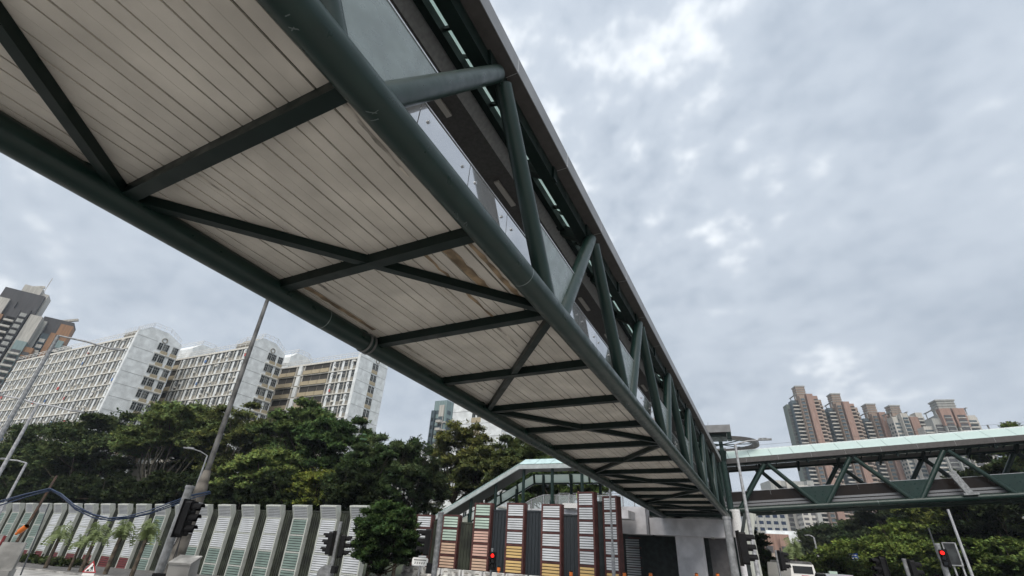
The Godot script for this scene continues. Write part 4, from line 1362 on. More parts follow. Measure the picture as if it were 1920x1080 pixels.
# ---------- towers far behind ----------
# shaft: [x, z, w, d, h, wall, kind, window material]; kind 0 blank, 1 windows, 2 balconies, 3 bay stacks
func tower(called: String, label: String, at: Vector3, yaw: float, shafts: Array, group: String, K := 1.0) -> Node3D:
	var o := thing(called, label, "tower block", at, Basis(Vector3.UP, yaw), group)
	for s: Array in shafts:
		var g := Geo.new()
		var x: float = s[0] * K
		var z: float = s[1] * K
		var w: float = s[2] * K
		var d: float = s[3] * K
		var h: float = s[4]
		var yb: float = s[8] if s.size() > 8 else 0.0
		g.span(Vector3(x - w * 0.5, yb, z - d * 0.5), Vector3(x + w * 0.5, h, z + d * 0.5))
		var wl := part("wall", g, M[s[5]], o)
		if s[6] == 0: continue
		var wg := Geo.new()
		var bg := Geo.new()
		var fl := int((h - yb - 2.0) / 3.0)
		for f in fl:
			var y := yb + 1.0 + f * 3.0
			if s[6] == 1:
				var n := maxi(1, int(w / 3.2))
				for i in n: wg.box(Vector3(x - w * 0.5 + w * (i + 0.5) / n, y + 1.2, z + d * 0.5), Vector3(w / n * 0.62, 1.5, 0.12))
				var n2 := maxi(1, int(d / 3.2))
				for i in n2:
					wg.box(Vector3(x + w * 0.5, y + 1.2, z - d * 0.5 + d * (i + 0.5) / n2), Vector3(0.12, 1.5, d / n2 * 0.62))
					wg.box(Vector3(x - w * 0.5, y + 1.2, z - d * 0.5 + d * (i + 0.5) / n2), Vector3(0.12, 1.5, d / n2 * 0.62))
			elif s[6] == 2:
				wg.box(Vector3(x, y + 1.3, z + d * 0.5), Vector3(w * 0.86, 2.0, 0.2))
				bg.box(Vector3(x, y + 0.2, z + d * 0.5 + 0.7), Vector3(w * 0.96, 0.9, 1.5))
				wg.box(Vector3(x + w * 0.5, y + 1.3, z), Vector3(0.2, 2.0, d * 0.7))
				bg.box(Vector3(x + w * 0.5 + 0.5, y + 0.1, z), Vector3(1.1, 0.55, d * 0.8))
			else:
				wg.box(Vector3(x, y + 1.3, z + d * 0.5 + 0.3), Vector3(w * 0.7, 1.7, 0.8))
				bg.box(Vector3(x, y + 0.15, z + d * 0.5 + 0.3), Vector3(w * 0.78, 0.5, 1.1))
		stuff(part("window", wg, M[s[7]], wl))
		if not bg.v.is_empty(): stuff(part("balcony", bg, M.brick_bal if s[6] == 2 and String(s[5]).begins_with("brick") else M.tower_pale if s[6] == 2 else M[s[5]], wl))
	return o


func crown_frame(o: Node3D, x: float, z: float, w: float, d: float, y: float, h: float, body: String) -> void:
	var g := Geo.new()
	g.span(Vector3(x - w * 0.5, y, z - d * 0.5), Vector3(x + w * 0.5, y + h, z + d * 0.5))
	part("roof_house", g, M[body], o)
	g = Geo.new()
	for k in 4: g.box(Vector3(x, y + h * (0.4 + 0.2 * k), z), Vector3(w * 1.05 + 0.3, 0.35, d * 1.05 + 0.3))
	g.box(Vector3(x, y + h + 0.5, z), Vector3(w * 1.12, 0.9, d * 1.12))
	part("roof_crown", g, M.tower_grey, o)
	g = Geo.new()
	for sx: float in [-1.0, 1.0]:
		for sz: float in [-1.0, 1.0]: g.box(Vector3(x + sx * w * 0.85, y + 0.6, z + sz * d * 0.7), Vector3(0.5, 4.4, 0.5))
		g.box(Vector3(x + sx * w * 0.85, y + 2.7, z), Vector3(1.0, 0.5, d * 1.9))
	part("roof_frame", g, M.tower_grey, o)


func towers() -> void:
	# brown towers beyond the right-hand bridge
	var tops := [Vector3(38.87, 133.00, -460.36), Vector3(65.16, 129.39, -478.58), Vector3(90.44, 123.22, -495.82)]
	var grp := "brick brown residential towers beyond the right footbridge"
	var wh := ["leftmost", "second", "third"]
	for i in 3:
		var t: Vector3 = tops[i]
		var h := t.y - 6.0
		var yaw := atan2(-t.x, -t.z) + PI - 0.55
		yaw = 0.30
		var o := tower("residential_tower", "%s of the brick brown towers rising over the glass bridge roof" % wh[i], Vector3(t.x, 0, t.z), yaw, [
			[0.0, 0.0, 15.0, 20.0, h - 3, "brick_tan", 1, "tower_blue"],
			[-8.5, 6.0, 5.5, 8.0, h - 4, "tower_blue", 2, "win_glass"],
			[-12.0, 0.0, 4.0, 9.0, h - 6, "brick_green", 3, "tower_dark"],
			[-3.6, 11.5, 4.2, 6.0, h - 1, "brick_tan", 3, "tower_blue"],
			[2.2, 12.8, 5.0, 6.0, h, "brick_pink", 0, "win_glass"],
			[7.0, 10.0, 4.8, 6.0, h - 1, "brick_pink", 2, "recess"],
			[11.0, 4.0, 5.0, 9.0, h - 3, "brick_tan", 2, "recess"],
			[9.0, -6.0, 6.0, 8.0, h - 5, "brick_pink", 1, "recess"],
		], grp, 0.95)
		crown_frame(o, -1.0, 4.5, 7.0, 7.5, h - 2.0, 10.0, "brick_tan")
	var t4: Vector3 = Vector3(107.41, 112.69, -478.08)
	var o := tower("residential_tower", "grey-blue tower with balconies between the brown trio and the broad crowned tower", Vector3(t4.x, 0, t4.z), 0.3, [
		[0.0, 0.0, 16.0, 16.0, t4.y - 2, "tower_grey", 1, "tower_blue"],
		[-9.0, 4.0, 5.0, 8.0, t4.y - 3, "tower_pale", 1, "tower_blue"],
		[-4.0, 9.5, 5.0, 5.0, t4.y - 1, "tower_pale", 3, "tower_blue"],
		[2.5, 10.0, 6.0, 5.0, t4.y - 4, "brick_pink", 0, "win_glass"],
		[8.5, 6.0, 5.0, 8.0, t4.y, "tower_pale", 2, "tower_dark"],
		[12.5, 0.0, 5.0, 9.0, t4.y - 2, "tower_grey", 2, "tower_dark"],
	], grp, 0.93)
	crown_frame(o, -5.0, 2.0, 7.0, 7.0, t4.y - 2, 8.0, "brick_tan")
	var t5: Vector3 = Vector3(126.47, 106.79, -452.66)
	o = tower("residential_tower", "broad crowned tower with salmon top floors, right end of the group", Vector3(t5.x, 0, t5.z), 0.22, [
		[0.0, 0.0, 16.0, 18.0, t5.y - 3, "tower_grey", 1, "tower_dark"],
		[-9.0, 5.0, 7.0, 9.0, t5.y - 6, "tower_grey", 3, "tower_dark"],
		[-15.0, 2.0, 6.0, 9.0, t5.y - 11, "tower_pale", 2, "tower_blue"],
		[-4.0, 10.5, 6.0, 4.5, t5.y, "tower_grey", 3, "tower_dark"],
		[-4.0, 10.6, 6.6, 4.9, t5.y + 0.3, "brick_pink", 0, "recess", t5.y - 12.0],
		[4.2, 10.5, 6.5, 4.5, t5.y, "tower_pale", 3, "tower_dark"],
		[4.2, 10.6, 7.0, 4.9, t5.y + 0.3, "brick_pink", 0, "recess", t5.y - 13.0],
		[11.0, 5.0, 7.5, 9.0, t5.y - 4, "tower_pale", 2, "tower_blue"],
		[16.0, 0.0, 4.5, 9.0, t5.y - 4, "tower_pale", 1, "tower_dark"],
		[19.5, -3.0, 4.0, 9.0, t5.y - 12, "tower_grey", 2, "tower_dark"],
	], grp, 1.0)
	crown_frame(o, 0.5, 4.0, 11.0, 9.0, t5.y - 2, 9.0, "tower_grey")
	# grey and blue slabs seen under and through the right bridge
	var a: Vector3 = Vector3(10.64, 55.00, -419.87)
	tower("office_tower", "grey tower of thin vertical ribs behind the bridge junction", Vector3(a.x, 0, a.z), 0.35, [
		[0.0, 0.0, 24.0, 20.0, a.y, "tower_grey", 3, "tower_dark"],
		[-7.0, 8.0, 4.0, 6.0, a.y, "tower_pale", 0, "win_glass"],
		[0.5, 8.0, 4.0, 6.0, a.y, "tower_pale", 0, "win_glass"],
		[7.0, 8.0, 4.0, 6.0, a.y - 3, "brick_tan", 0, "win_glass"],
		[15.0, 2.0, 6.0, 12.0, a.y - 8, "tower_blue", 1, "win_glass"],
	], "far towers seen through the right footbridge")
	a = Vector3(20.73, 49.97, -399.46)
	tower("office_tower", "slender pinkish tower left of the brown towers seen through the bridge truss", Vector3(a.x, 0, a.z), 0.2, [
		[0.0, 0.0, 9.0, 14.0, a.y, "tower_pale", 1, "tower_dark"],
		[5.0, 3.0, 4.0, 8.0, a.y + 3, "tower_grey", 0, "win_glass"],
	], "far towers seen through the right footbridge")
	a = Vector3(-4.74, 25.60, -299.96)
	tower("office_tower", "dark blue glass block just below the bridge junction", Vector3(a.x, 0, a.z), 0.1, [
		[0.0, 0.0, 20.0, 16.0, a.y + 3, "tower_grey", 1, "office_blue"],
	], "low blocks under the right footbridge")
	for q: Array in [[Vector3(-3.81, 9.47, -169.96), 10.0, "facade", "low white balcony block behind the kinked barrier post"], [Vector3(-0.88, 9.22, -165.00), 7.0, "brick_pink", "low pink block between two white blocks under the bridge"], [Vector3(5.25, 10.57, -174.92), 16.0, "facade_bluish", "low white block with grey centre left of the tree line"]]:
		var p: Vector3 = q[0]
		tower("low_block", q[3], Vector3(p.x, 0, p.z), 0.05, [
			[0.0, 0.0, q[1], 12.0, p.y, q[2], 1, "tower_dark"],
			[-float(q[1]) * 0.25, 5.5, float(q[1]) * 0.3, 3.0, p.y - 1.0, q[2], 2, "tower_dark"],
			[float(q[1]) * 0.3, 5.5, float(q[1]) * 0.3, 3.0, p.y - 1.0, "tower_grey" if q[1] > 12.0 else q[2], 2, "tower_dark"],
		], "low blocks under the right footbridge")
	# dark towers at the left edge
	a = Vector3(-321.78, 101.78, -73.20)
	var h2 := a.y
	o = tower("residential_tower", "tall charcoal tower with pale blank slabs at the left edge", Vector3(a.x, 0, a.z), 1.12, [
		[0.0, 0.0, 15.0, 14.0, h2, "tower_dark", 0, "win_glass"],
		[-6.0, 7.5, 6.0, 3.0, h2 - 6, "tower_pale", 0, "win_glass"],
		[-6.0, 7.6, 6.2, 3.6, h2 - 19, "tower_teal", 3, "tower_dark"],
		[1.0, 7.8, 3.6, 3.0, h2 - 10, "tower_dark", 2, "black"],
		[4.6, 7.5, 3.2, 4.0, h2 - 9, "tower_dark", 3, "tower_grey"],
		[9.0, 6.0, 4.6, 6.0, h2 - 11, "tower_pale", 0, "win_glass"],
		[9.5, 7.5, 4.0, 6.2, h2 - 25, "tower_teal", 2, "tower_dark"],
		[13.0, 7.0, 3.4, 5.0, h2 - 27, "tower_orange", 3, "tower_dark"],
		[6.5, 0.0, 3.0, 9.0, h2 + 2, "tower_pale", 0, "win_glass", h2 - 17.0],
		[1.5, 2.0, 7.0, 8.0, h2 + 4, "tower_pale", 0, "win_glass", h2 - 1.0],
	], "dark residential towers at the left edge")
	var g := Geo.new()
	g.bar(Vector3(-3, h2 + 4, 0), Vector3(4, h2 + 7, 0), 1.4, 1.0)
	g.bar(Vector3(5, h2 + 4, 2), Vector3(5, h2 + 12, 2), 0.25, 0.25)
	part("roof_gantry", g, M.tower_pale, o)
	a = Vector3(-317.62, 93.18, -89.52)
	h2 = a.y
	o = tower("residential_tower", "charcoal tower with orange top storey behind the white slab roof", Vector3(a.x, 0, a.z), 1.12, [
		[0.0, 0.0, 12.0, 12.0, h2, "tower_dark", 0, "win_glass"],
		[4.0, 2.5, 5.0, 8.0, h2 - 2, "tower_orange", 0, "win_glass"],
		[-5.0, 5.0, 3.0, 6.0, h2 - 3, "tower_grey", 0, "win_glass"],
		[-1.5, 6.5, 3.0, 3.0, h2 - 9, "tower_blue", 3, "tower_pale"],
		[1.2, 7.0, 2.2, 3.0, h2 - 8, "tower_orange", 0, "win_glass"],
		[4.5, 6.5, 3.6, 4.0, h2 - 11, "tower_teal", 2, "tower_dark"],
		[8.2, 5.0, 4.0, 6.0, h2 - 13, "tower_grey", 1, "tower_dark"],
		[-9.0, 7.0, 4.0, 5.0, h2 - 13, "tower_orange", 2, "tower_dark"],
	], "dark residential towers at the left edge")
	g = Geo.new()
	g.bar(Vector3(-2, h2, 0), Vector3(6, h2 + 3.5, 1), 1.6, 1.1)
	part("roof_gantry", g, M.tower_pale, o)
	a = Vector3(-323.26, 95.58, -66.34)
	h2 = a.y
	o = tower("residential_tower", "orange banded tower cut by the left edge of the view", Vector3(a.x, 0, a.z), 1.12, [
		[0.0, 0.0, 13.0, 12.0, h2, "tower_dark", 0, "win_glass"],
		[2.0, 6.5, 6.0, 3.0, h2 - 8, "tower_orange", 0, "win_glass"],
		[4.0, 7.5, 5.0, 3.0, h2 - 26, "tower_orange", 3, "tower_teal"],
		[9.0, 5.0, 5.5, 6.0, h2 - 34, "tower_teal", 3, "tower_orange"],
	], "dark residential towers at the left edge")
	# blue glass tower beside the blank block
	a = Vector3(-110.35, 52.24, -154.67)
	h2 = a.y - ground_y(a.x)
	tower("office_tower", "narrow blue-green glass tower left of the pale blank block", Vector3(a.x, ground_y(a.x), a.z), 0.0, [
		[0.0, 0.0, 6.0, 8.0, h2, "tower_teal", 1, "tower_blue"],
		[1.0, 3.6, 2.2, 2.0, h2 - 2, "tower_pale", 2, "tower_blue"],
		[-2.6, 1.0, 1.6, 8.0, h2 - 4, "tower_blue", 1, "win_glass"],
	], "")


# ---------- trees ----------
func spray(leaves: int, ln: float, wd: float, sd: int) -> ArrayMesh:
	var r := RandomNumberGenerator.new()
	r.seed = sd
	var g := Geo.new()
	for i in leaves:
		var az := r.randf() * TAU
		var el := r.randf_range(-0.5, 0.9)
		var d := Vector3(cos(az) * cos(el), sin(el), sin(az) * cos(el))
		var o := Vector3(r.randf_range(-1, 1), r.randf_range(-0.6, 0.6), r.randf_range(-1, 1)) * 0.55
		var sd2 := d.cross(Vector3(r.randf_range(-0.4, 0.4), 1, r.randf_range(-0.4, 0.4))).normalized()
		var up := sd2.cross(d)
		if up.y < 0.0: up = -up
		var l := ln * r.randf_range(0.7, 1.25)
		var w := wd * r.randf_range(0.75, 1.2)
		var b := o + d * l * 0.5
		var t := o + d * l - up * l * 0.18
		var k := g.v.size()
		g.v.append(o); g.v.append(b + sd2 * w); g.v.append(t); g.v.append(b - sd2 * w)
		var n1 := (up * 0.9 + sd2 * 0.35).normalized()
		var n2 := (up * 0.9 - sd2 * 0.35).normalized()
		g.n.append(up); g.n.append(n1); g.n.append(up); g.n.append(n2)
		g.ix.append_array([k, k + 1, k + 2, k, k + 2, k + 3])
	return meshof([g, M.leaf])


var sprays := []

func crown_at(o: Node3D, called: String, clumps: Array, per: int, size: float, col: Color, var_: float, r: RandomNumberGenerator, kind := 0) -> void:
	# clumps: [centre, radii, tint]
	var total := 0
	for c: Array in clumps: total += int(per * c[3])
	var mm := MultiMesh.new()
	mm.transform_format = MultiMesh.TRANSFORM_3D
	mm.use_colors = true
	mm.mesh = sprays[kind]
	mm.instance_count = total
	var i := 0
	for c: Array in clumps:
		var q: Vector3 = c[1]
		for k in int(per * c[3]):
			var d := Vector3(r.randfn(), r.randfn(), r.randfn()).normalized()
			if d.y < -0.25: d.y *= -0.6
			var rad := pow(r.randf(), 0.42) * (1.0 + 0.22 * r.randfn() * 0.6)
			var p: Vector3 = c[0] + d * q * rad
			var s := size * r.randf_range(0.65, 1.3)
			var b := Basis.from_euler(Vector3(r.randf_range(-0.5, 0.5), r.randf() * TAU, r.randf_range(-0.5, 0.5))).scaled(Vector3.ONE * s)
			mm.set_instance_transform(i, Transform3D(b, p))
			var v: float = c[2] * (1.0 + var_ * r.randf_range(-1.0, 1.0))
			var warm := r.randf_range(-0.12, 0.16)
			mm.set_instance_color(i, Color(col.r * v * (1.0 + warm), col.g * v, col.b * v * (1.0 - warm)))
			i += 1
	var mi := MultiMeshInstance3D.new()
	mi.multimesh = mm
	mi.name = called
	o.add_child(mi, true)
	stuff(mi)


func tree(called: String, label: String, group: String, base: Vector3, crown: Vector3, rad: Vector3, nc: int, per: int, size: float, col: Color, sd: int, bark := "bark", kind := 0, gap := 0.0) -> void:
	var r := RandomNumberGenerator.new()
	r.seed = sd
	var o := thing(called, label, "tree", base, Basis(), group)
	var cl := []
	var many := int(nc * 1.9)
	for i in many:
		var d := Vector3(r.randfn(), r.randfn() * 0.9 + 0.2, r.randfn()).normalized()
		if gap > 0.0: d.y = absf(d.y) * 0.9 - 0.12
		var k := r.randf_range(0.62, 1.0) if i % 4 else r.randf_range(0.2, 0.7)
		var c := crown + d * rad * k
		var q := (rad.x * 0.6 + rad.y * 0.4) * r.randf_range(0.13, 0.27)
		var ql := Vector3(q, q * r.randf_range(0.5, 0.8), q) if kind != 2 else Vector3(q * 0.8, q * 1.3, q * 0.8)
		cl.append([c, ql, r.randf_range(0.80, 1.28), r.randf_range(0.45, 0.75)])
	if gap <= 0.0:
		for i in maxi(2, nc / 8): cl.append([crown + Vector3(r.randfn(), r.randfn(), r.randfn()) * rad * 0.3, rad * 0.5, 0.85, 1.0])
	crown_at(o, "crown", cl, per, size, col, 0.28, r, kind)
	# trunk with limbs that reach the clumps
	var g := Geo.new()
	var tr := clampf(rad.x * (0.055 if gap <= 0.0 else 0.045), 0.09, 0.5)
	var fork := Vector3(crown.x * 0.4, maxf(crown.y - rad.y * 0.85, crown.y * 0.35), crown.z * 0.4)
	g.tube(Vector3.ZERO, fork * 0.5 + Vector3(r.randfn() * 0.1, 0, 0), tr * 1.25, tr, 9)
	g.tube(fork * 0.5 + Vector3(0, -0.02, 0), fork, tr, tr * 0.8, 9)
	for i in mini(cl.size(), 16):
		var e: Vector3 = cl[i][0]
		var m := fork.lerp(e, 0.5) + Vector3(r.randfn() * 0.06, -0.06, r.randfn() * 0.06) * rad.x
		g.tube(fork - Vector3(0, r.randf() * tr, 0), m, tr * 0.5, tr * 0.28, 6)
		g.tube(m, e, tr * 0.28, tr * 0.06, 6)
		for t in 2:
			var e2 := e + Vector3(r.randfn(), r.randfn() * 0.6 + 0.3, r.randfn()) * rad.x * 0.2
			g.tube(m.lerp(e, 0.4), e2, tr * 0.16, tr * 0.03, 5)
	part("trunk", g, M[bark], o)


# a tree whose crown middle sits at c with radii r
func tree_c(called: String, label: String, group: String, c: Vector3, r: Vector3, nc: int, per: int, size: float, col: Color, sd: int, bark := "bark", kind := 0, gap := 0.0) -> void:
	var gy := ground_y(c.x)
	tree(called, label, group, Vector3(c.x, gy, c.z), Vector3(0, c.y - gy, 0), r, nc, per, size, col, sd, bark, kind, gap)


func trees() -> void:
	sprays = [spray(9, 0.85, 0.24, 1), spray(9, 1.0, 0.14, 2), spray(8, 0.8, 0.22, 3)]
	var gl := "trees behind the pale noise barrier"
	for q: Array in [[Vector3(-108.82, 5.71, -37.50), 7.0, "first"], [Vector3(-92.88, 5.55, -37.50), 6.5, "second"], [Vector3(-80.47, 5.50, -37.60), 6.0, "third"], [Vector3(-69.88, 5.58, -37.70), 6.0, "fourth"], [Vector3(-60.64, 5.65, -37.80), 5.0, "fifth"], [Vector3(-53.70, 5.58, -37.80), 4.5, "sixth"], [Vector3(-47.09, 5.43, -37.90), 4.0, "seventh"], [Vector3(-37.45, 5.56, -37.90), 3.6, "eighth"]]:
		var w: Vector3 = q[0]
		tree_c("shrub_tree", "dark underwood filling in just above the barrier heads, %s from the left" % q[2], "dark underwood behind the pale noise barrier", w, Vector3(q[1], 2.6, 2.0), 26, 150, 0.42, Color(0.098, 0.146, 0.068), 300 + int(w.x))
	var dk := Color(0.196, 0.285, 0.125)
	var ol := Color(0.344, 0.419, 0.146)
	var md2 := Color(0.265, 0.414, 0.149)
	var md := Color(0.254, 0.442, 0.138)
	var lt := Color(0.614, 0.759, 0.187)
	tree_c("shade_tree", "dark spreading tree filling the left edge below the white block", gl, Vector3(-124.76, 9.84, -42.00), Vector3(13, 9.5, 6), 49, 186, 0.53, dk, 101)
	tree_c("shade_tree", "dark tree with layered sprays left of the bare-limbed tree", gl, Vector3(-100.92, 11.31, -41.00), Vector3(10, 8.5, 5.5), 43, 186, 0.53, dk, 102)
	tree_c("shade_tree", "large olive tree with pale bare limbs behind the small street lamp", gl, Vector3(-82.91, 12.79, -43.00), Vector3(10.0, 9.0, 6), 52, 170, 0.46, Color(0.408, 0.565, 0.212), 103, "bark_pale", 0, 1.0)
	tree_c("shade_tree", "dark tree filling the gaps behind the bare-limbed tree", gl, Vector3(-85.29, 9.76, -48.00), Vector3(9.5, 5.0, 3), 26, 170, 0.5, Color(0.127, 0.196, 0.086), 131)
	tree_c("shade_tree", "olive tree with yellowish top just right of the bare-limbed tree", gl, Vector3(-74.30, 13.56, -47.00), Vector3(6.5, 8.5, 5), 31, 186, 0.46, ol, 104, "bark_pale")
	tree_c("shade_tree", "fresh green tree in front of the open-corridor white block", gl, Vector3(-60.79, 14.22, -49.00), Vector3(8.0, 5.6, 5), 40, 186, 0.46, md2, 105)
	tree_c("shade_tree", "dense dark green tree right of the fresh green one", gl, Vector3(-50.63, 11.76, -47.00), Vector3(5.2, 5.6, 5), 31, 186, 0.43, Color(0.177, 0.324, 0.118), 106)
	tree_c("shade_tree", "rounded mid-green tree right beside the thick lamp post", gl, Vector3(-54.21, 7.81, -40.00), Vector3(5.6, 3.5, 4), 37, 201, 0.37, Color(0.576, 0.796, 0.266), 107)
	tree_c("shrub_tree", "yellow-green bushy tree just above the barrier heads", gl, Vector3(-42.35, 6.10, -38.50), Vector3(3.6, 2.2, 2.6), 29, 170, 0.31, lt, 108)
	tree_c("shade_tree", "dark drooping tree under the small araucaria", gl, Vector3(-37.92, 7.16, -40.00), Vector3(3.6, 4.6, 3.4), 34, 201, 0.34, Color(0.168, 0.275, 0.118), 109)
	tree_c("shade_tree", "feathery grey-green tree right of the araucaria", gl, Vector3(-39.71, 9.06, -45.00), Vector3(4.2, 5.2, 4), 37, 139, 0.34, Color(0.246, 0.352, 0.168), 110, "bark", 1, 1.0)
	tree_c("shade_tree", "dark see-through tree in front of the low window block", gl, Vector3(-37.83, 7.62, -47.00), Vector3(3.2, 5.4, 3), 29, 139, 0.31, Color(0.146, 0.236, 0.106), 111, "bark", 2, 0.0)
	tree_c("shade_tree", "tall olive tree with gaps in front of the blank block", gl, Vector3(-39.59, 12.23, -60.00), Vector3(5.8, 5.8, 4.5), 34, 162, 0.37, Color(0.392, 0.442, 0.146), 112, "bark", 0, 0.0)
	tree_c("shade_tree", "olive leaning tree over the stair canopy slope", gl, Vector3(-33.43, 9.90, -58.00), Vector3(5.2, 4.2, 4), 31, 170, 0.37, Color(0.302, 0.373, 0.138), 113, "bark", 0, 0.0)
	tree_c("shade_tree", "dark tree half under the long bridge behind the canopy roof", gl, Vector3(-29.33, 12.94, -64.00), Vector3(6.5, 4.6, 5), 34, 178, 0.40, Color(0.236, 0.324, 0.125), 114)
	tree_c("shade_tree", "hanging dark tree between the low block and canopy foot", gl, Vector3(-37.92, 6.97, -52.00), Vector3(3.0, 5.2, 2.6), 26, 147, 0.31, Color(0.156, 0.227, 0.106), 115, "bark", 2, 0.0)
	tree_c("shade_tree", "green tree seen under the canopy roof behind its columns", gl, Vector3(-22.75, 8.67, -56.00), Vector3(7.5, 3.0, 3), 31, 155, 0.34, Color(0.246, 0.392, 0.138), 116)
	# araucaria
	var p: Vector3 = Vector3(-39.72, 12.63, -40.50)
	var gy := ground_y(p.x)
	var o := thing("araucaria", "small dark tiered araucaria standing above the drooping tree", "tree", Vector3(p.x, gy, p.z))
	var g := Geo.new()
	var H := p.y - gy
	g.tube(Vector3.ZERO, Vector3(0, H, 0), 0.16, 0.02, 8)
	part("trunk", g, M.bark, o)
	g = Geo.new()
	for t in 9:
		var y := H - 0.15 - t * 0.55
		var R := 0.22 + t * 0.17
		for k in 7:
			var a := TAU * k / 7.0 + t * 0.4
			var dv := Vector3(cos(a), 0, sin(a))
			g.tube(Vector3(0, y, 0), Vector3(0, y, 0) + dv * R * 0.6 + Vector3(0, -0.02, 0), 0.06, 0.09, 6)
			g.tube(Vector3(0, y - 0.02, 0) + dv * R * 0.6, Vector3(0, y + 0.16 * R, 0) + dv * R * 1.1, 0.09, 0.02, 6)
			for e: float in [-1.0, 1.0]:
				var sv := Vector3(-dv.z, 0.12, dv.x) * e
				for q in 3: g.tube(Vector3(0, y, 0) + dv * R * (0.35 + q * 0.22), Vector3(0, y + 0.04, 0) + dv * R * (0.5 + q * 0.22) + sv * R * 0.28, 0.05, 0.015, 5)
	part("crown", g, mat("araucaria_leaf", Color(0.106, 0.208, 0.106), 0.7), o)
	# small round street tree in front of the barrier
	tree_c("street_tree", "small round-headed street tree standing before the gap between barriers", "", Vector3(-25.37, 2.15, -30.00), Vector3(2.75, 2.35, 2.3), 63, 186, 0.21, Color(0.177, 0.324, 0.118), 120)
	# right-hand side
	var gr := "trees beneath the right footbridge"
	tree_c("shade_tree", "dark rounded tree under the middle of the right footbridge", gr, Vector3(12.45, 4.97, -124.38), Vector3(9.0, 5.2, 7), 46, 201, 0.56, Color(0.146, 0.233, 0.109), 201)
	tree_c("shade_tree", "dark grey-green tree left of the rounded one below brown towers", gr, Vector3(6.90, 1.32, -119.80), Vector3(6.5, 6.0, 5), 34, 186, 0.53, Color(0.163, 0.221, 0.120), 202)
	tree_c("shade_tree", "dark tall tree below the bridge right of the rounded tree", gr, Vector3(19.04, 8.14, -113.41), Vector3(7.0, 7.0, 6), 37, 186, 0.53, Color(0.146, 0.205, 0.103), 203)
	tree_c("shade_tree", "bright green broad tree behind the two small traffic lights", gr, Vector3(11.44, 2.37, -77.16), Vector3(7.5, 2.8, 5), 52, 201, 0.38, Color(0.449, 0.641, 0.163), 204)
	tree_c("shade_tree", "bright green tree behind the lit red traffic light", gr, Vector3(16.44, 4.31, -80.34), Vector3(6.5, 3.6, 4.5), 46, 201, 0.38, Color(0.403, 0.596, 0.154), 205)
	tree_c("shade_tree", "yellow-green tree right of the tilted lamp post", gr, Vector3(20.63, 5.71, -81.43), Vector3(6.5, 6.5, 5), 46, 186, 0.43, Color(0.376, 0.488, 0.154), 206)
	tree_c("shade_tree", "very dark tree at the right edge under the bridge", gr, Vector3(23.03, 5.91, -76.61), Vector3(6.5, 8.0, 6), 43, 201, 0.50, Color(0.092, 0.136, 0.068), 207)
	tree_c("shrub_tree", "bright leafy bush low at the right edge", gr, Vector3(16.22, 2.68, -59.84), Vector3(3.6, 2.6, 3), 34, 186, 0.31, Color(0.364, 0.556, 0.146), 208)
	tree_c("shrub_tree", "green bush low between the lamp post and the right edge", gr, Vector3(16.08, 2.10, -55.73), Vector3(3.2, 2.8, 3), 29, 186, 0.31, Color(0.299, 0.449, 0.136), 209)
	tree_c("shrub_tree", "low green tree beneath the blue road sign", gr, Vector3(6.47, 1.34, -67.69), Vector3(5.2, 2.3, 3.5), 40, 186, 0.34, Color(0.364, 0.511, 0.154), 210)
	tree_c("shade_tree", "tree top showing above the right end of the far bridge", gr, Vector3(31.30, 13.40, -90.76), Vector3(6.0, 7.5, 5), 29, 170, 0.46, Color(0.256, 0.364, 0.120), 211)
	tree_c("shade_tree", "green tree in front of the low white and pink blocks", gr, Vector3(-1.93, -0.92, -114.98), Vector3(4.5, 4.2, 4), 34, 170, 0.43, Color(0.233, 0.364, 0.127), 212)
	tree_c("shrub_tree", "small bush behind the barriers right of the pier", gr, Vector3(-4.89, 1.92, -55.79), Vector3(2.0, 2.2, 1.6), 23, 139, 0.25, Color(0.341, 0.470, 0.148), 213)
	tree_c("shade_tree", "tree behind the near traffic light beside the kinked post", gr, Vector3(-3.14, 3.06, -61.92), Vector3(2.6, 3.4, 2.2), 26, 155, 0.31, Color(0.193, 0.299, 0.109), 214)
	# palms
	for q: Array in [[Vector3(-64.79, 0.73, -27.00), "palm tree in front of the barrier, leftmost of the five", 1.1], [Vector3(-60.18, 0.18, -27.00), "short palm second from left of the row of five", 0.8], [Vector3(-58.00, 0.81, -27.00), "palm tree in the middle of the row, straight above the roadworks sign", 1.2], [Vector3(-53.83, 1.19, -27.00), "palm tree fourth from left, left of the signal post", 1.2], [Vector3(-49.69, 1.22, -27.00), "palm tree just left of the near traffic signal post", 1.15]]:
		palm(q[0], q[1], q[2], "small palms in front of the pale noise barrier")
	palm(Vector3(1.84, 3.40, -94.98), "bright yellow-green palm behind the white van", 2.0, "")
	# hedge at the foot of the barrier
	var r := RandomNumberGenerator.new()
	r.seed = 77
	var hold := Node3D.new()
	var cl := []
	for i in 20:
		var x := -92.0 + i * 1.35
		cl.append([Vector3(x, ground_y(x) + 0.35, -30.2 + r.randf_range(-0.4, 0.4)), Vector3(0.9, 0.55, 0.7), r.randf_range(0.7, 1.3), 1.0])
	hold.name = "planting"
	crown_at(hold, "low_planting", cl, 60, 0.32, Color(0.193, 0.263, 0.109), 0.3, r, 0)
	var mi: Node3D = hold.get_child(0)
	hold.remove_child(mi)
	hold.free()
	add_child(mi, true)
	stuff(mi)
	tag(mi, "low dark planting along the foot of the pale noise barrier", "shrubs")


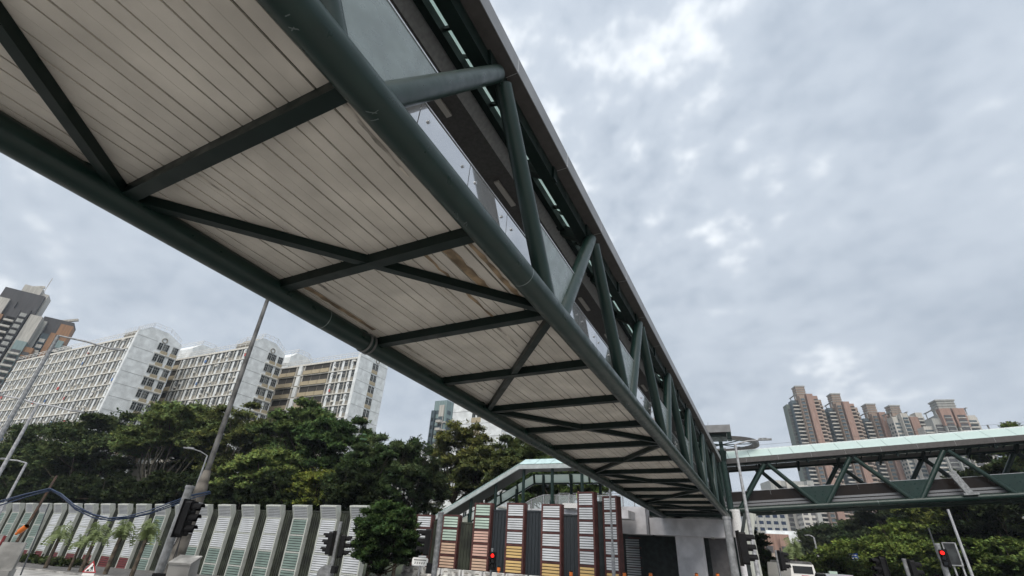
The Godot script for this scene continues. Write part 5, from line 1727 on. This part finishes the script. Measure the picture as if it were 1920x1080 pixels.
func palm(c: Vector3, label: String, R: float, group: String) -> void:
	R *= 1.35
	var gy := ground_y(c.x)
	var o := thing("palm_tree", label, "palm tree", Vector3(c.x, gy, c.z), Basis(), group)
	var g := Geo.new()
	var H := c.y - gy
	g.tube(Vector3.ZERO, Vector3(0.05 * R, H, 0), 0.12 * R, 0.09 * R, 9)
	part("trunk", g, M.bark, o)
	var r := RandomNumberGenerator.new()
	r.seed = int(c.x * 100.0)
	var key := "palm_leaf"
	if not M.has(key):
		var m := mat(key, Color(0.13, 0.17, 0.06), 0.6)
		m.backlight_enabled = true
		m.backlight = Color(0.15, 0.18, 0.05)
	for k in 22:
		var a := TAU * k / 22.0 + r.randf() * 0.3
		var rise := r.randf_range(0.35, 1.9)
		var d := Vector3(cos(a), 0, sin(a))
		var sv := Vector3(-d.z, 0, d.x)
		g = Geo.new()
		var prev := Vector3(0.05 * R, H, 0)
		for s in 7:
			var t := (s + 1) / 7.0
			var q := Vector3(0.05 * R, H, 0) + d * R * (0.80 - 0.30 * (rise - 0.35)) * t + Vector3(0, R * (rise * t - 1.0 * t * t * t), 0)
			for e: float in [-1.0, 1.0]:
				for z in 2:
					var b0 := prev.lerp(q, z * 0.5)
					var w := R * 0.42 * (1.0 - 0.6 * t)
					var tip := b0 + sv * e * w + d * R * 0.16 + Vector3(0, -w * 0.5, 0)
					g.tri(b0, b0 + (q - prev) * 0.3, tip, Vector3.UP)
			g.tube(prev, q, 0.02 * R, 0.012 * R, 4, false)
			prev = q
		part("frond", g, M.palm_leaf, o)


# ---------- street furniture ----------
func lamp(called: String, label: String, top: Vector3, r0: float, r1: float, arms: Array, group: String, material := "galv_pale", stub := 0.0) -> Node3D:
	var gy := ground_y(top.x)
	var o := thing(called, label, "street lamp", Vector3(top.x, gy, top.z), Basis(), group)
	var H := top.y - gy
	var g := Geo.new()
	g.tube(Vector3(0, 0, 0), Vector3(0, H, 0), r0, r1, 18)
	part("pole", g, M[material], o)
	if stub > 0.0:
		g = Geo.new()
		g.tube(Vector3.ZERO, Vector3(0, stub, 0), r0 * 1.5, r0 * 1.45, 18)
		g.tube(Vector3(0, stub, 0), Vector3(0, stub + 0.22, 0), r0 * 1.45, r0 * 1.0, 18)
		part("base_sleeve", g, M[material], o)
	for e: Vector3 in arms:
		g = Geo.new()
		var m := e * 0.5 + Vector3(0, 0.06, 0)
		g.path([Vector3(0, H - 0.02, 0), Vector3(0, H, 0) + m, Vector3(0, H, 0) + e], r1 * 0.6, 8)
		part("arm", g, M[material], o)
		g = Geo.new()
		var d := Vector3(e.x, 0, e.z).normalized()
		g.box(Vector3(0, H + 0.02, 0) + e + d * 0.3, Vector3(0.22, 0.09, 0.75), Basis(Vector3(d.z, 0, -d.x), Vector3.UP, d))
		g.box(Vector3(0, H + 0.08, 0) + e + d * 0.2, Vector3(0.16, 0.06, 0.45), Basis(Vector3(d.z, 0, -d.x), Vector3.UP, d))
		part("lamp_head", g, M.galv, o)
	return o


func signal_head(o: Node3D, at: Vector3, yaw: float, lit: int, sc := 1.0) -> void:
	var b := Basis(Vector3.UP, yaw).scaled(Vector3.ONE * sc)
	var g := Geo.new()
	g.slab(PackedVector2Array([Vector2(-0.16, -0.5), Vector2(0.16, -0.5), Vector2(0.20, -0.44), Vector2(0.20, 0.44), Vector2(0.16, 0.5), Vector2(-0.16, 0.5), Vector2(-0.20, 0.44), Vector2(-0.20, -0.44)]), Vector3(0, 0, -0.12), Vector3.RIGHT, Vector3.UP, Vector3.BACK, 0.22)
	g.box(Vector3(0, 0, -0.13), Vector3(0.5, 1.1, 0.02))
	var h := put("housing", meshof([g, M.black]), o, at, b)
	for i in 3:
		var y := 0.31 - i * 0.31
		var v := Geo.new()
		for k in 11:
			var a0 := -0.6 + (PI + 1.2) * k / 11.0
			var a1 := -0.6 + (PI + 1.2) * (k + 1) / 11.0
			var l0 := 0.30 if a0 > 0.0 and a0 < PI else 0.18
			var p0 := Vector3(cos(a0) * 0.135, y + sin(a0) * 0.135, 0.1)
			var p1 := Vector3(cos(a1) * 0.135, y + sin(a1) * 0.135, 0.1)
			var q := Vector3(0, 0, l0)
			v.face(p0, p1, p1 + q, p0 + q, p0 - Vector3(0, y, 0.1))
		part("visor", v, M.black_gloss, h)
		v = Geo.new()
		v.tube(Vector3(0, y, 0.09), Vector3(0, y, 0.108), 0.115, 0.115, 18)
		part("lens", v, M.red_lit if i == lit else M.car_glass, h)


func signal_post(label: String, top: Vector3, heads: Array, rad: float, group: String) -> Node3D:
	var gy := ground_y(top.x)
	var o := thing("traffic_light", label, "traffic light", Vector3(top.x, gy, top.z), Basis(), group)
	var H := top.y - gy
	var g := Geo.new()
	g.tube(Vector3.ZERO, Vector3(0, H, 0), rad, rad, 16)
	g.tube(Vector3(0, H - 0.02, 0), Vector3(0, H + 0.05, 0), rad * 1.15, rad * 1.1, 16)
	part("post", g, M.galv, o)
	for h: Array in heads:
		signal_head(o, Vector3(0, H, 0) + h[0], h[1], h[2], h[3] if h.size() > 3 else 1.0)
	return o


func street() -> void:
	# lamp posts
	var t: Vector3 = Vector3(-16.22, 10.89, -9.89)
	var o := lamp("street_lamp", "thick grey lamp post running up behind the long footbridge, cables round it", Vector3(t.x, t.y + 1.8, t.z), 0.10, 0.062, [Vector3(1.6, 0.25, 0.3)], "", "pole")
	var st: Vector3 = Vector3(-16.04, 3.14, -10.19)
	var g := Geo.new()
	g.tube(Vector3.ZERO, Vector3(0, st.y + 0.1 - ground_y(t.x), 0), 0.205, 0.185, 20)
	g.tube(Vector3(0, st.y + 0.1 - ground_y(t.x), 0), Vector3(0, st.y + 0.65 - ground_y(t.x), 0), 0.185, 0.105, 20)
	part("base_sleeve", g, M.pole_stub, o)
	g = Geo.new()
	for yy: float in [0.3, 1.15]: g.tube(Vector3(0, st.y - yy - ground_y(t.x), 0), Vector3(0, st.y - yy - 0.02 - ground_y(t.x), 0), 0.20, 0.20, 20)
	part("strap", g, M.steel, o)
	# black leads tied to it
	g = Geo.new()
	var b0 := st - o.position
	for q: Array in [[[0.10, -0.1], [0.30, -0.25], [0.32, -0.6], [0.20, -1.1], [-0.05, -1.6], [-0.22, -2.0], [-0.26, -2.6]], [[0.05, -0.1], [0.28, -0.4], [0.25, -1.2], [0.24, -1.8], [0.40, -2.2], [0.42, -2.6], [0.26, -3.1]], [[0.25, -1.4], [0.36, -1.9], [0.30, -2.5], [0.22, -3.2]]]:
		var pts := []
		for e: Array in q: pts.append(Vector3(e[0] * 0.9, b0.y + e[1], 0.22))
		g.path(pts, 0.014, 6)
	var cb := part("hanging_cable", g, M.cable_black, self)
	cb.position = o.position
	tag(cb, "loose black leads tied down the thick lamp post", "cable")
	# concrete box at its foot
	var f: Vector3 = Vector3(-13.97, 1.24, -8.78)
	var bx := thing("concrete_box", "tilted pale concrete box at the foot of the thick lamp post", "box", Vector3(f.x, f.y, f.z), Basis(Vector3.UP, 0.5) * Basis(Vector3(1, 0, 0), 0.25).scaled(Vector3(0.66, 1.0, 0.66)))
	g = Geo.new()
	g.span(Vector3(-0.42, -2.2, -0.3), Vector3(0.42, 0.12, 0.3))
	part("body", g, M.concrete, bx)
	g = Geo.new()
	g.span(Vector3(-0.45, 0.122, -0.33), Vector3(0.45, 0.17, 0.33))
	part("lid", g, M.barrier, bx)
	lamp("street_lamp", "tall grey lamp post at left whose arm reaches across the white block", Vector3(-40.36, 12.88, -11.61), 0.16, 0.10, [Vector3(-37.56, 12.33, -13.76) - Vector3(-40.36, 12.88, -11.61)], "lamp posts at the left edge", "galv")
	lamp("street_lamp", "double-armed pale lamp post left of the dark trees", Vector3(-44.91, 9.24, -13.87), 0.14, 0.09, [Vector3(-43.34, 8.99, -15.40) - Vector3(-44.91, 9.24, -13.87), Vector3(-46.40, 9.49, -12.28) - Vector3(-44.91, 9.24, -13.87)], "lamp posts at the left edge", "galv_pale")
	lamp("street_lamp", "small single-arm lamp post low at the left edge", Vector3(-55.04, 6.20, -18.29), 0.10, 0.09, [Vector3(-55.40, 6.27, -17.16) - Vector3(-55.04, 6.20, -18.29)], "lamp posts at the left edge", "galv_pale")
	lamp("street_lamp", "small lamp post in front of the bare-limbed tree", Vector3(-39.46, 7.28, -23.64), 0.09, 0.06, [Vector3(-40.02, 7.62, -22.68) - Vector3(-39.46, 7.28, -23.64)], "", "galv")
	lamp("street_lamp", "thin lamp post in front of the white louvres next to the landing", Vector3(-9.43, 6.20, -33.00), 0.075, 0.06, [], "", "galv_pale", 2.35)
	lamp("street_lamp", "slim lamp post crossing the right footbridge with its arm by the ring canopy", Vector3(-1.29, 8.50, -32.97), 0.13, 0.07, [Vector3(0.12, 8.70, -33.00) - Vector3(-1.29, 8.50, -32.97)], "", "galv_pale", 1.3)
	lamp("street_lamp", "leaning looking lamp post behind the lit traffic light at right", Vector3(10.34, 5.82, -42.77), 0.085, 0.07, [], "lamp posts under the right bridge", "galv_pale", 1.6)
	lamp("street_lamp", "thin distant lamp post beside the white van", Vector3(4.64, 5.62, -84.87), 0.13, 0.10, [Vector3(4.24, 5.87, -84.89) - Vector3(4.64, 5.62, -84.87)], "lamp posts under the right bridge", "galv_pale")
	lamp("street_lamp", "faint thin lamp post left of the lit traffic light", Vector3(12.76, 5.77, -60.67), 0.07, 0.06, [], "lamp posts under the right bridge", "galv")
	# signals
	var s: Vector3 = Vector3(-14.66, 3.13, -8.61)
	var so := signal_post("near black traffic light in profile on a grey post beside the thick lamp post", s, [[Vector3(0.20, -0.78, -0.10), 2.0, -1, 0.86]], 0.105, "traffic lights seen from the side or back")
	g = Geo.new()
	g.box(Vector3(0.30, s.y - 2.25 - ground_y(s.x), 0.1), Vector3(0.34, 0.36, 0.2), Basis(Vector3.UP, 0.4))
	part("push_button_box", g, M.black, so)
	s = Vector3(-16.98, 2.68, -16.96)
	so = signal_post("slim post with two back-to-back black signals in front of the barrier", s, [[Vector3(-0.23, -0.80, 0.12), -1.15, -1, 0.86], [Vector3(0.25, -0.88, -0.12), 2.2, -1, 0.86]], 0.075, "traffic lights seen from the side or back")
	g = Geo.new()
	g.box(Vector3(0.2, s.y - 1.75 - ground_y(s.x), 0.0), Vector3(0.22, 0.26, 0.2))
	part("push_button_box", g, M.black, so)
	g = Geo.new()
	g.tube(Vector3(-0.28, s.y - 1.95 - ground_y(s.x), -0.02), Vector3(-0.26, s.y - 1.95 - ground_y(s.x), 0.01), 0.34, 0.34, 22)
	part("round_sign_back", g, M.galv, so)
	s = Vector3(-14.23, 3.40, -20.56)
	so = signal_post("black traffic light on the pole at the foot of the canopy slope", s, [[Vector3(-0.46, -1.25, 0.2), -1.0, -1, 1.1]], 0.13, "traffic lights seen from the side or back")
	g = Geo.new()
	g.box(Vector3(-0.24, s.y - 2.30 - ground_y(s.x), 0), Vector3(0.3, 0.42, 0.24))
	part("push_button_box", g, M.black, so)
	g = Geo.new()
	g.box(Vector3(-0.25, s.y - 2.9 - ground_y(s.x), 0.05), Vector3(0.12, 0.6, 0.12))
	part("white_sleeve", g, M.white, so)
	s = Vector3(-14.44, 1.99, -26.30)
	signal_post("slim signal showing red in front of the green-over-pink bay", s, [[Vector3(0.12, -0.55, 0.12), 0.35, 0, 0.8]], 0.06, "")
	s = Vector3(-1.30, 3.27, -17.45)
	signal_post("large black traffic light in profile just right of the pier", s, [[Vector3(0.34, -0.80, -0.12), 1.85, -1, 0.86]], 0.115, "traffic lights seen from the side or back")
	s = Vector3(-0.24, 2.87, -40.00)
	signal_post("black signal left of the white van facing right", s, [[Vector3(0.28, -0.55, -0.1), 1.9, -1, 1.1]], 0.07, "traffic lights seen from the side or back")
	s = Vector3(4.20, 2.53, -29.70)
	signal_post("small signal with visors to the left in front of the bright tree", s, [[Vector3(-0.18, -0.40, 0.1), -1.1, -1]], 0.08, "traffic lights seen from the side or back")
	s = Vector3(4.94, 2.57, -29.59)
	signal_post("small signal with visors to the right in front of the bright tree", s, [[Vector3(0.20, -0.50, -0.1), 1.95, -1]], 0.08, "traffic lights seen from the side or back")
	s = Vector3(5.85, 3.15, -27.38)
	signal_post("traffic light with its red lamp lit in front of the dark board", s, [[Vector3(0.06, -0.48, 0.12), -0.30, 0, 0.6]], 0.09, "")
	# dark sign board seen from behind
	var c: Vector3 = Vector3(6.89, 2.91, -30.22)
	o = thing("road_sign", "dark back of a framed road sign right of the lit red signal", "road sign", Vector3(c.x, 0, c.z), Basis(Vector3.UP, -0.5))
	g = Geo.new()
	g.box(Vector3(0, c.y, 0), Vector3(0.46, 0.86, 0.03))
	part("plate", g, M.sign_dark, o)
	g = Geo.new()
	for x: float in [-0.23, 0.23]: g.box(Vector3(x, c.y, 0.01), Vector3(0.04, 0.90, 0.06))
	for y: float in [-0.44, 0.44]: g.box(Vector3(0, c.y + y, 0.01), Vector3(0.50, 0.04, 0.06))
	part("frame", g, M.galv_pale, o)
	for x: float in [-0.12, 0.18]:
		g = Geo.new()
		g.tube(Vector3(x, 0, -0.06), Vector3(x, c.y + 0.3, -0.06), 0.035, 0.035, 10)
		part("post", g, M.galv_pale, o)
	# blue direction sign among the trees
	c = Vector3(7.11, 3.19, -73.66)
	o = thing("road_sign", "blue and white direction sign half hidden among the trees", "road sign", Vector3(c.x, 0, c.z), Basis(Vector3.UP, -0.15))
	g = Geo.new()
	g.box(Vector3(0, c.y, 0), Vector3(1.9, 0.95, 0.05))
	part("plate", g, M.sign_blue, o)
	g = Geo.new()
	for x: float in [-0.62, -0.90]: g.box(Vector3(x, c.y, 0.03), Vector3(0.05, 0.9, 0.012))
	for k in 3:
		g.box(Vector3(0.22, c.y + 0.28 - k * 0.28, 0.03), Vector3(1.2, 0.13, 0.012))
		g.box(Vector3(-0.76, c.y + 0.28 - k * 0.28, 0.03), Vector3(0.1, 0.16, 0.012))
	part("lettering", g, M.sign_white, o)
	g = Geo.new()
	for x: float in [-0.7, 0.7]: g.tube(Vector3(x, 0, -0.08), Vector3(x, c.y + 0.5, -0.08), 0.06, 0.06, 10)
	part("post", g, M.galv, o)
	# street name plate
	c = Vector3(-15.38, 1.32, -20.96)
	o = thing("street_name_sign", "white street name plate on a post beside the round tree", "street sign", Vector3(c.x, ground_y(c.x), c.z), Basis(Vector3.UP, 0.15))
	var ly := c.y - ground_y(c.x)
	g = Geo.new()
	g.slab(PackedVector2Array([Vector2(-0.42, -0.10), Vector2(-0.36, -0.16), Vector2(0.36, -0.16), Vector2(0.42, -0.10), Vector2(0.42, 0.10), Vector2(0.36, 0.16), Vector2(-0.36, 0.16), Vector2(-0.42, 0.10)]), Vector3(0, ly, 0), Vector3.RIGHT, Vector3.UP, Vector3.BACK, 0.03)
	part("plate", g, M.sign_white, o)
	g = Geo.new()
	for k in 11: g.box(Vector3(-0.30 + k * 0.06, ly + 0.06, 0.032), Vector3(0.038, 0.05, 0.006))
	for k in 5:
		for q: Array in [[0, 0.03, 0.085, 0.012], [0, -0.01, 0.07, 0.012], [0, 0, 0.012, 0.09], [-0.03, -0.03, 0.012, 0.04]]:
			g.box(Vector3(-0.24 + k * 0.12 + q[0], ly - 0.06 + q[1], 0.032), Vector3(q[2], q[3], 0.006))
	part("lettering", g, M.black, o)
	g = Geo.new()
	g.tube(Vector3.ZERO, Vector3(0, ly + 0.2, -0.03), 0.035, 0.035, 10)
	part("post", g, M.galv_pale, o)
	# roadworks triangle
	c = Vector3(-27.07, 0.36, -12.93)
	o = thing("roadworks_sign", "red bordered triangular men-at-work sign below the palms", "warning sign", Vector3(c.x, c.y, c.z), Basis(Vector3.UP, 0.75).scaled(Vector3.ONE * 0.5))
	var tri := func(k: float) -> PackedVector2Array:
		return PackedVector2Array([Vector2(-0.52 * k, -0.30 * k), Vector2(0.52 * k, -0.30 * k), Vector2(0.0, 0.60 * k)])
	g = Geo.new()
	g.slab(tri.call(1.0), Vector3.ZERO, Vector3.RIGHT, Vector3.UP, Vector3.BACK, 0.03)
	part("border", g, M.red, o)
	g = Geo.new()
	g.slab(tri.call(0.74), Vector3(0, 0, 0.031), Vector3.RIGHT, Vector3.UP, Vector3.BACK, 0.004)
	part("face", g, M.sign_white, o)
	g = Geo.new()
	for pg: Array in [[Vector2(-0.26, -0.2), Vector2(-0.02, -0.2), Vector2(-0.10, -0.06), Vector2(-0.18, -0.06)], [Vector2(0.02, -0.2), Vector2(0.07, -0.2), Vector2(0.12, -0.02), Vector2(0.17, -0.2), Vector2(0.22, -0.2), Vector2(0.17, 0.06), Vector2(0.13, 0.17), Vector2(0.05, 0.15), Vector2(-0.03, 0.03), Vector2(0.0, 0.0), Vector2(0.06, 0.06)], [Vector2(-0.08, -0.1), Vector2(-0.05, -0.12), Vector2(0.02, 0.10), Vector2(-0.01, 0.11)]]:
		g.slab(PackedVector2Array(pg), Vector3(0, 0, 0.036), Vector3.RIGHT, Vector3.UP, Vector3.BACK, 0.004)
	g.tube(Vector3(0.11, 0.215, 0.036), Vector3(0.11, 0.215, 0.04), 0.045, 0.045, 12)
	part("worker_symbol", g, M.black, o)
	g = Geo.new()
	g.box(Vector3(0, -0.45, 0), Vector3(0.9, 0.2, 0.03))
	part("plate", g, M.sign_white, o)
	g = Geo.new()
	for x: float in [-0.4, 0.4]: g.bar(Vector3(x, -0.3, -0.03), Vector3(x, ground_y(c.x) - c.y, -0.25), 0.05, 0.05)
	part("leg", g, M.galv, o)
	# leaning timber stick, thin rod, blue hoses
	var a: Vector3 = Vector3(-18.72, 3.25, -7.04)
	var b: Vector3 = Vector3(-15.96, 1.60, -5.87)
	o = thing("timber_stick", "brown leaning timber stick propping the blue cables at left", "stick", b)
	g = Geo.new()
	g.path([Vector3.ZERO, (a - b) * 0.5 + Vector3(0.03, 0, 0), a - b], 0.032, 8)
	part("stick", g, M.wood, o)
	a = Vector3(-17.74, 2.49, -6.81)
	b = Vector3(-14.90, 1.03, -5.83)
	o = thing("thin_rod", "thin dark rod hanging beside the timber stick", "rod", b)
	g = Geo.new()
	g.tube(Vector3.ZERO, a - b, 0.014, 0.014, 6)
	part("rod", g, M.cable_black, o)
	for k in 3:
		var pts := [Vector3(-18.21, 2.24, -5.41), Vector3(-18.06, 2.44, -5.90), Vector3(-17.93, 2.68, -6.30), Vector3(-17.78, 2.85, -6.70), Vector3(-17.40, 2.70, -6.86), Vector3(-16.97, 2.44, -7.11), Vector3(-16.61, 2.29, -7.45), Vector3(-16.27, 2.23, -7.71), Vector3(-16.09, 2.28, -8.07), Vector3(-15.89, 2.43, -8.46), Vector3(-15.68, 2.69, -8.84), Vector3(-15.71, 2.98, -9.38), Vector3(-15.82, 3.16, -9.97)]
		g = Geo.new()
		for i in pts.size(): pts[i] = pts[i] + Vector3(0, (k - 1) * 0.035 * (1.0 + 0.8 * sin(i * 1.3 + k)), (k - 1) * 0.03)
		g.path(pts, 0.016, 7)
		var ca := part("blue_cable", g, M.cable_blue, self)
		tag(ca, ["lowest of the three blue cables slung from the stick to the lamp post", "middle of the three blue cables slung from the stick to the lamp post", "topmost of the three blue cables slung from the stick to the lamp post"][k], "cable", "blue cables at left")
	# plastic barrier with an orange lamp at the left corner
	c = Vector3(-14.22, 1.79, -4.77)
	barrier_block("pale slotted plastic barrier with red edge stripe in the lower left corner", Vector3(c.x, c.y, c.z), 1.0, true)
	var lo: Vector3 = Vector3(-13.91, 1.82, -5.04)
	warning_lamp("orange warning lamp lying on the slotted barrier at left", lo, Basis(Vector3(0.45, 0, 0.89).normalized(), -0.75), 0.05, 0.23)
	# row of white water barriers before the maroon bays, with lamps
	var wp := [Vector3(-24.5, 0, -31.4), Vector3(-13.0, 0, -31.8), Vector3(-7.3, 0, -36.0), Vector3(-2.6, 0, -41.5)]
	var tops := [0.62, 0.66, 0.88, 1.10]
	var k := 0
	var where := ["by the round tree's right", "under the lower green-over-peach bay", "left of the slim red signal", "right of the slim red signal", "under the first yellow louvres", "before the blue sheet after the yellow bay", "under the centre yellow louvre", "right of the centre bay", "under the tallest bay", "before the thin lamp post", "right of the thin lamp post", "before the shaded louvres", "left of the pier column", "under the pier column", "right of the pier column", "beside the near traffic light post", "last of the row at right"]
	for i in 3:
		var p: Vector3 = wp[i]
		var q: Vector3 = wp[i + 1]
		var n := int(p.distance_to(q) / 1.55)
		for j in n:
			var w := p.lerp(q, (j + 0.5) / n)
			var d := (q - p).normalized()
			var h := lerpf(tops[i], tops[i + 1], (j + 0.5) / n)
			var bb := Basis(d, Vector3.UP, d.cross(Vector3.UP))
			water_barrier("white water-filled barrier %s" % where[mini(k, where.size() - 1)], Vector3(w.x, 0.0, w.z), bb, h, k)
			if k in [1, 4, 7, 9, 10, 12, 13, 15]:
				warning_lamp("orange warning lamp on the barrier %s" % where[mini(k, where.size() - 1)], Vector3(w.x + 0.3, h + 0.0, w.z), Basis(), 0.11, 0.34)
			k += 1
	# white van and a car roof
	vehicles()


var wb_mesh: Array = []

func water_barrier(label: String, at: Vector3, b: Basis, h: float, k: int) -> void:
	var o := thing("water_barrier", label, "road barrier", at, b, "white water-filled barriers before the maroon bays")
	if wb_mesh.is_empty():
		var g := Geo.new()
		g.slab(PackedVector2Array([Vector2(-0.28, 0), Vector2(0.28, 0), Vector2(0.27, 0.25), Vector2(0.13, 0.42), Vector2(0.12, 0.96), Vector2(0.08, 1.0), Vector2(-0.08, 1.0), Vector2(-0.12, 0.96), Vector2(-0.13, 0.42), Vector2(-0.27, 0.25)]), Vector3(-0.74, 0, 0), Vector3(0, 0, 1), Vector3.UP, Vector3.RIGHT, 1.48)
		var s := Geo.new()
		for x: float in [-0.4, 0.4]: s.box(Vector3(x, 0.72, 0.122), Vector3(0.3, 0.1, 0.02))
		var e := Geo.new()
		for x: float in [-0.70, 0.70]: e.box(Vector3(x, 0.70, 0), Vector3(0.1, 0.55, 0.262))
		wb_mesh = [meshof([g, M.barrier]), meshof([s, M.barrier_slot]), meshof([e, M.white])]
	put("body", wb_mesh[0], o).scale = Vector3(1, h, 1)
	put("slot", wb_mesh[1], o).scale = Vector3(1, h, 1)
	put("end_post", wb_mesh[2], o).scale = Vector3(1, h, 1)


func barrier_block(label: String, top: Vector3, h: float, stripe: bool) -> void:
	var o := thing("plastic_barrier", label, "road barrier", Vector3(top.x, top.y - h * 0.6, top.z), Basis(Vector3.UP, 1.05).scaled(Vector3.ONE * 0.6))
	var g := Geo.new()
	g.span(Vector3(-1.0, -1.6, -0.5), Vector3(1.0, 0.0, 0.5))
	part("plinth", g, M.concrete, o)
	g = Geo.new()
	g.slab(PackedVector2Array([Vector2(-0.26, 0), Vector2(0.26, 0), Vector2(0.24, 0.3), Vector2(0.15, 0.6), Vector2(0.14, h), Vector2(-0.14, h), Vector2(-0.15, 0.6), Vector2(-0.24, 0.3)]), Vector3(-0.8, 0, 0), Vector3(0, 0, 1), Vector3.UP, Vector3.RIGHT, 1.15)
	part("body", g, M.barrier, o)
	g = Geo.new()
	for x: float in [-0.45, -0.08]: g.box(Vector3(x, h - 0.14, 0.142), Vector3(0.2, 0.06, 0.02))
	part("slot", g, M.barrier_slot, o)
	g = Geo.new()
	g.box(Vector3(0.37, h * 0.5 + 0.1, 0.0), Vector3(0.02, h * 0.75, 0.32))
	part("red_stripe", g, M.red, o)
	g = Geo.new()
	g.slab(PackedVector2Array([Vector2(-0.24, 0), Vector2(0.24, 0), Vector2(0.15, 0.6), Vector2(0.12, h * 0.8), Vector2(-0.12, h * 0.8), Vector2(-0.15, 0.6)]), Vector3(0.40, 0, 0), Vector3(0, 0, 1), Vector3.UP, Vector3.RIGHT, 0.6)
	part("end_piece", g, M.barrier, o)


func warning_lamp(label: String, at: Vector3, b: Basis, r: float, h: float) -> void:
	var o := thing("warning_lamp", label, "warning lamp", at, b, "orange warning lamps on the barriers")
	var g := Geo.new()
	g.tube(Vector3.ZERO, Vector3(0, h * 0.3, 0), r * 0.5, r * 0.6, 12)
	part("base", g, M.orange, o)
	g = Geo.new()
	g.tube(Vector3(0, h * 0.3, 0), Vector3(0, h * 0.9, 0), r, r, 16)
	g.ball(Vector3(0, h * 0.9, 0), Vector3(r, r * 0.45, r), 6, 14)
	part("lens", g, M.orange, o)


func vehicles() -> void:
	var c: Vector3 = Vector3(1.36, 2.34, -47.98)
	var o := thing("van", "white van seen from behind with a dark roof edge and red mark", "van", Vector3(c.x, 0, c.z), Basis(Vector3.UP, 0.38))
	var H := c.y - 0.1
	var g := Geo.new()
	g.slab(PackedVector2Array([Vector2(-0.95, 0.45), Vector2(0.95, 0.45), Vector2(0.95, 1.4), Vector2(0.84, H), Vector2(-0.84, H), Vector2(-0.95, 1.4)]), Vector3(0, 0, -4.6), Vector3.RIGHT, Vector3.UP, Vector3.BACK, 4.6)
	part("body", g, M.car_white, o)
	g = Geo.new()
	g.slab(PackedVector2Array([Vector2(-0.82, H - 0.02), Vector2(0.82, H - 0.02), Vector2(0.70, H + 0.16), Vector2(-0.70, H + 0.16)]), Vector3(0, 0, -4.2), Vector3.RIGHT, Vector3.UP, Vector3.BACK, 4.22)
	part("roof", g, M.pole, o)
	g = Geo.new()
	g.box(Vector3(0, H - 0.42, 0.01), Vector3(1.45, 0.5, 0.03))
	part("rear_window", g, M.car_glass, o)
	g = Geo.new()
	g.box(Vector3(0.1, H - 0.85, 0.012), Vector3(0.55, 0.12, 0.015))
	part("red_mark", g, M.red, o)
	g = Geo.new()
	for x: float in [-0.86, 0.86]: g.box(Vector3(x, 1.05, 0.01), Vector3(0.12, 0.4, 0.04))
	part("tail_light", g, M.red, o)
	for x: float in [-0.82, 0.82]:
		for z: float in [-0.9, -3.7]:
			g = Geo.new()
			g.tube(Vector3(x - 0.11, 0.34, z), Vector3(x + 0.11, 0.34, z), 0.34, 0.34, 18)
			part("wheel", g, M.tyre, o)
	c = Vector3(2.98, 1.72, -43.90)
	o = thing("car", "silver car whose roof shows at the lower edge right of the van", "car", Vector3(c.x, 0, c.z), Basis(Vector3.UP, 0.3))
	H = c.y
	g = Geo.new()
	g.slab(PackedVector2Array([Vector2(-2.2, 0.35), Vector2(2.2, 0.35), Vector2(2.2, 0.8), Vector2(1.3, H - 0.55), Vector2(0.6, H), Vector2(-1.1, H), Vector2(-1.7, H - 0.5), Vector2(-2.2, 0.85)]), Vector3(-0.85, 0, 0), Vector3(0, 0, -1), Vector3.UP, Vector3.RIGHT, 1.7)
	part("body", g, M.car_silver, o)
	g = Geo.new()
	g.slab(PackedVector2Array([Vector2(1.2, H - 0.53), Vector2(0.55, H - 0.06), Vector2(-1.05, H - 0.06), Vector2(-1.6, H - 0.5)]), Vector3(-0.86, 0, 0), Vector3(0, 0, -1), Vector3.UP, Vector3.RIGHT, 1.72)
	part("side_window", g, M.car_glass, o)
	g = Geo.new()
	g.box(Vector3(0, H + 0.08, 0.2), Vector3(0.5, 0.15, 0.16))
	part("roof_box", g, M.louvre_mint, o)
	for x: float in [-0.78, 0.78]:
		for z: float in [-1.35, 1.35]:
			g = Geo.new()
			g.tube(Vector3(x - 0.1, 0.31, z), Vector3(x + 0.1, 0.31, z), 0.31, 0.31, 18)
			part("wheel", g, M.tyre, o)
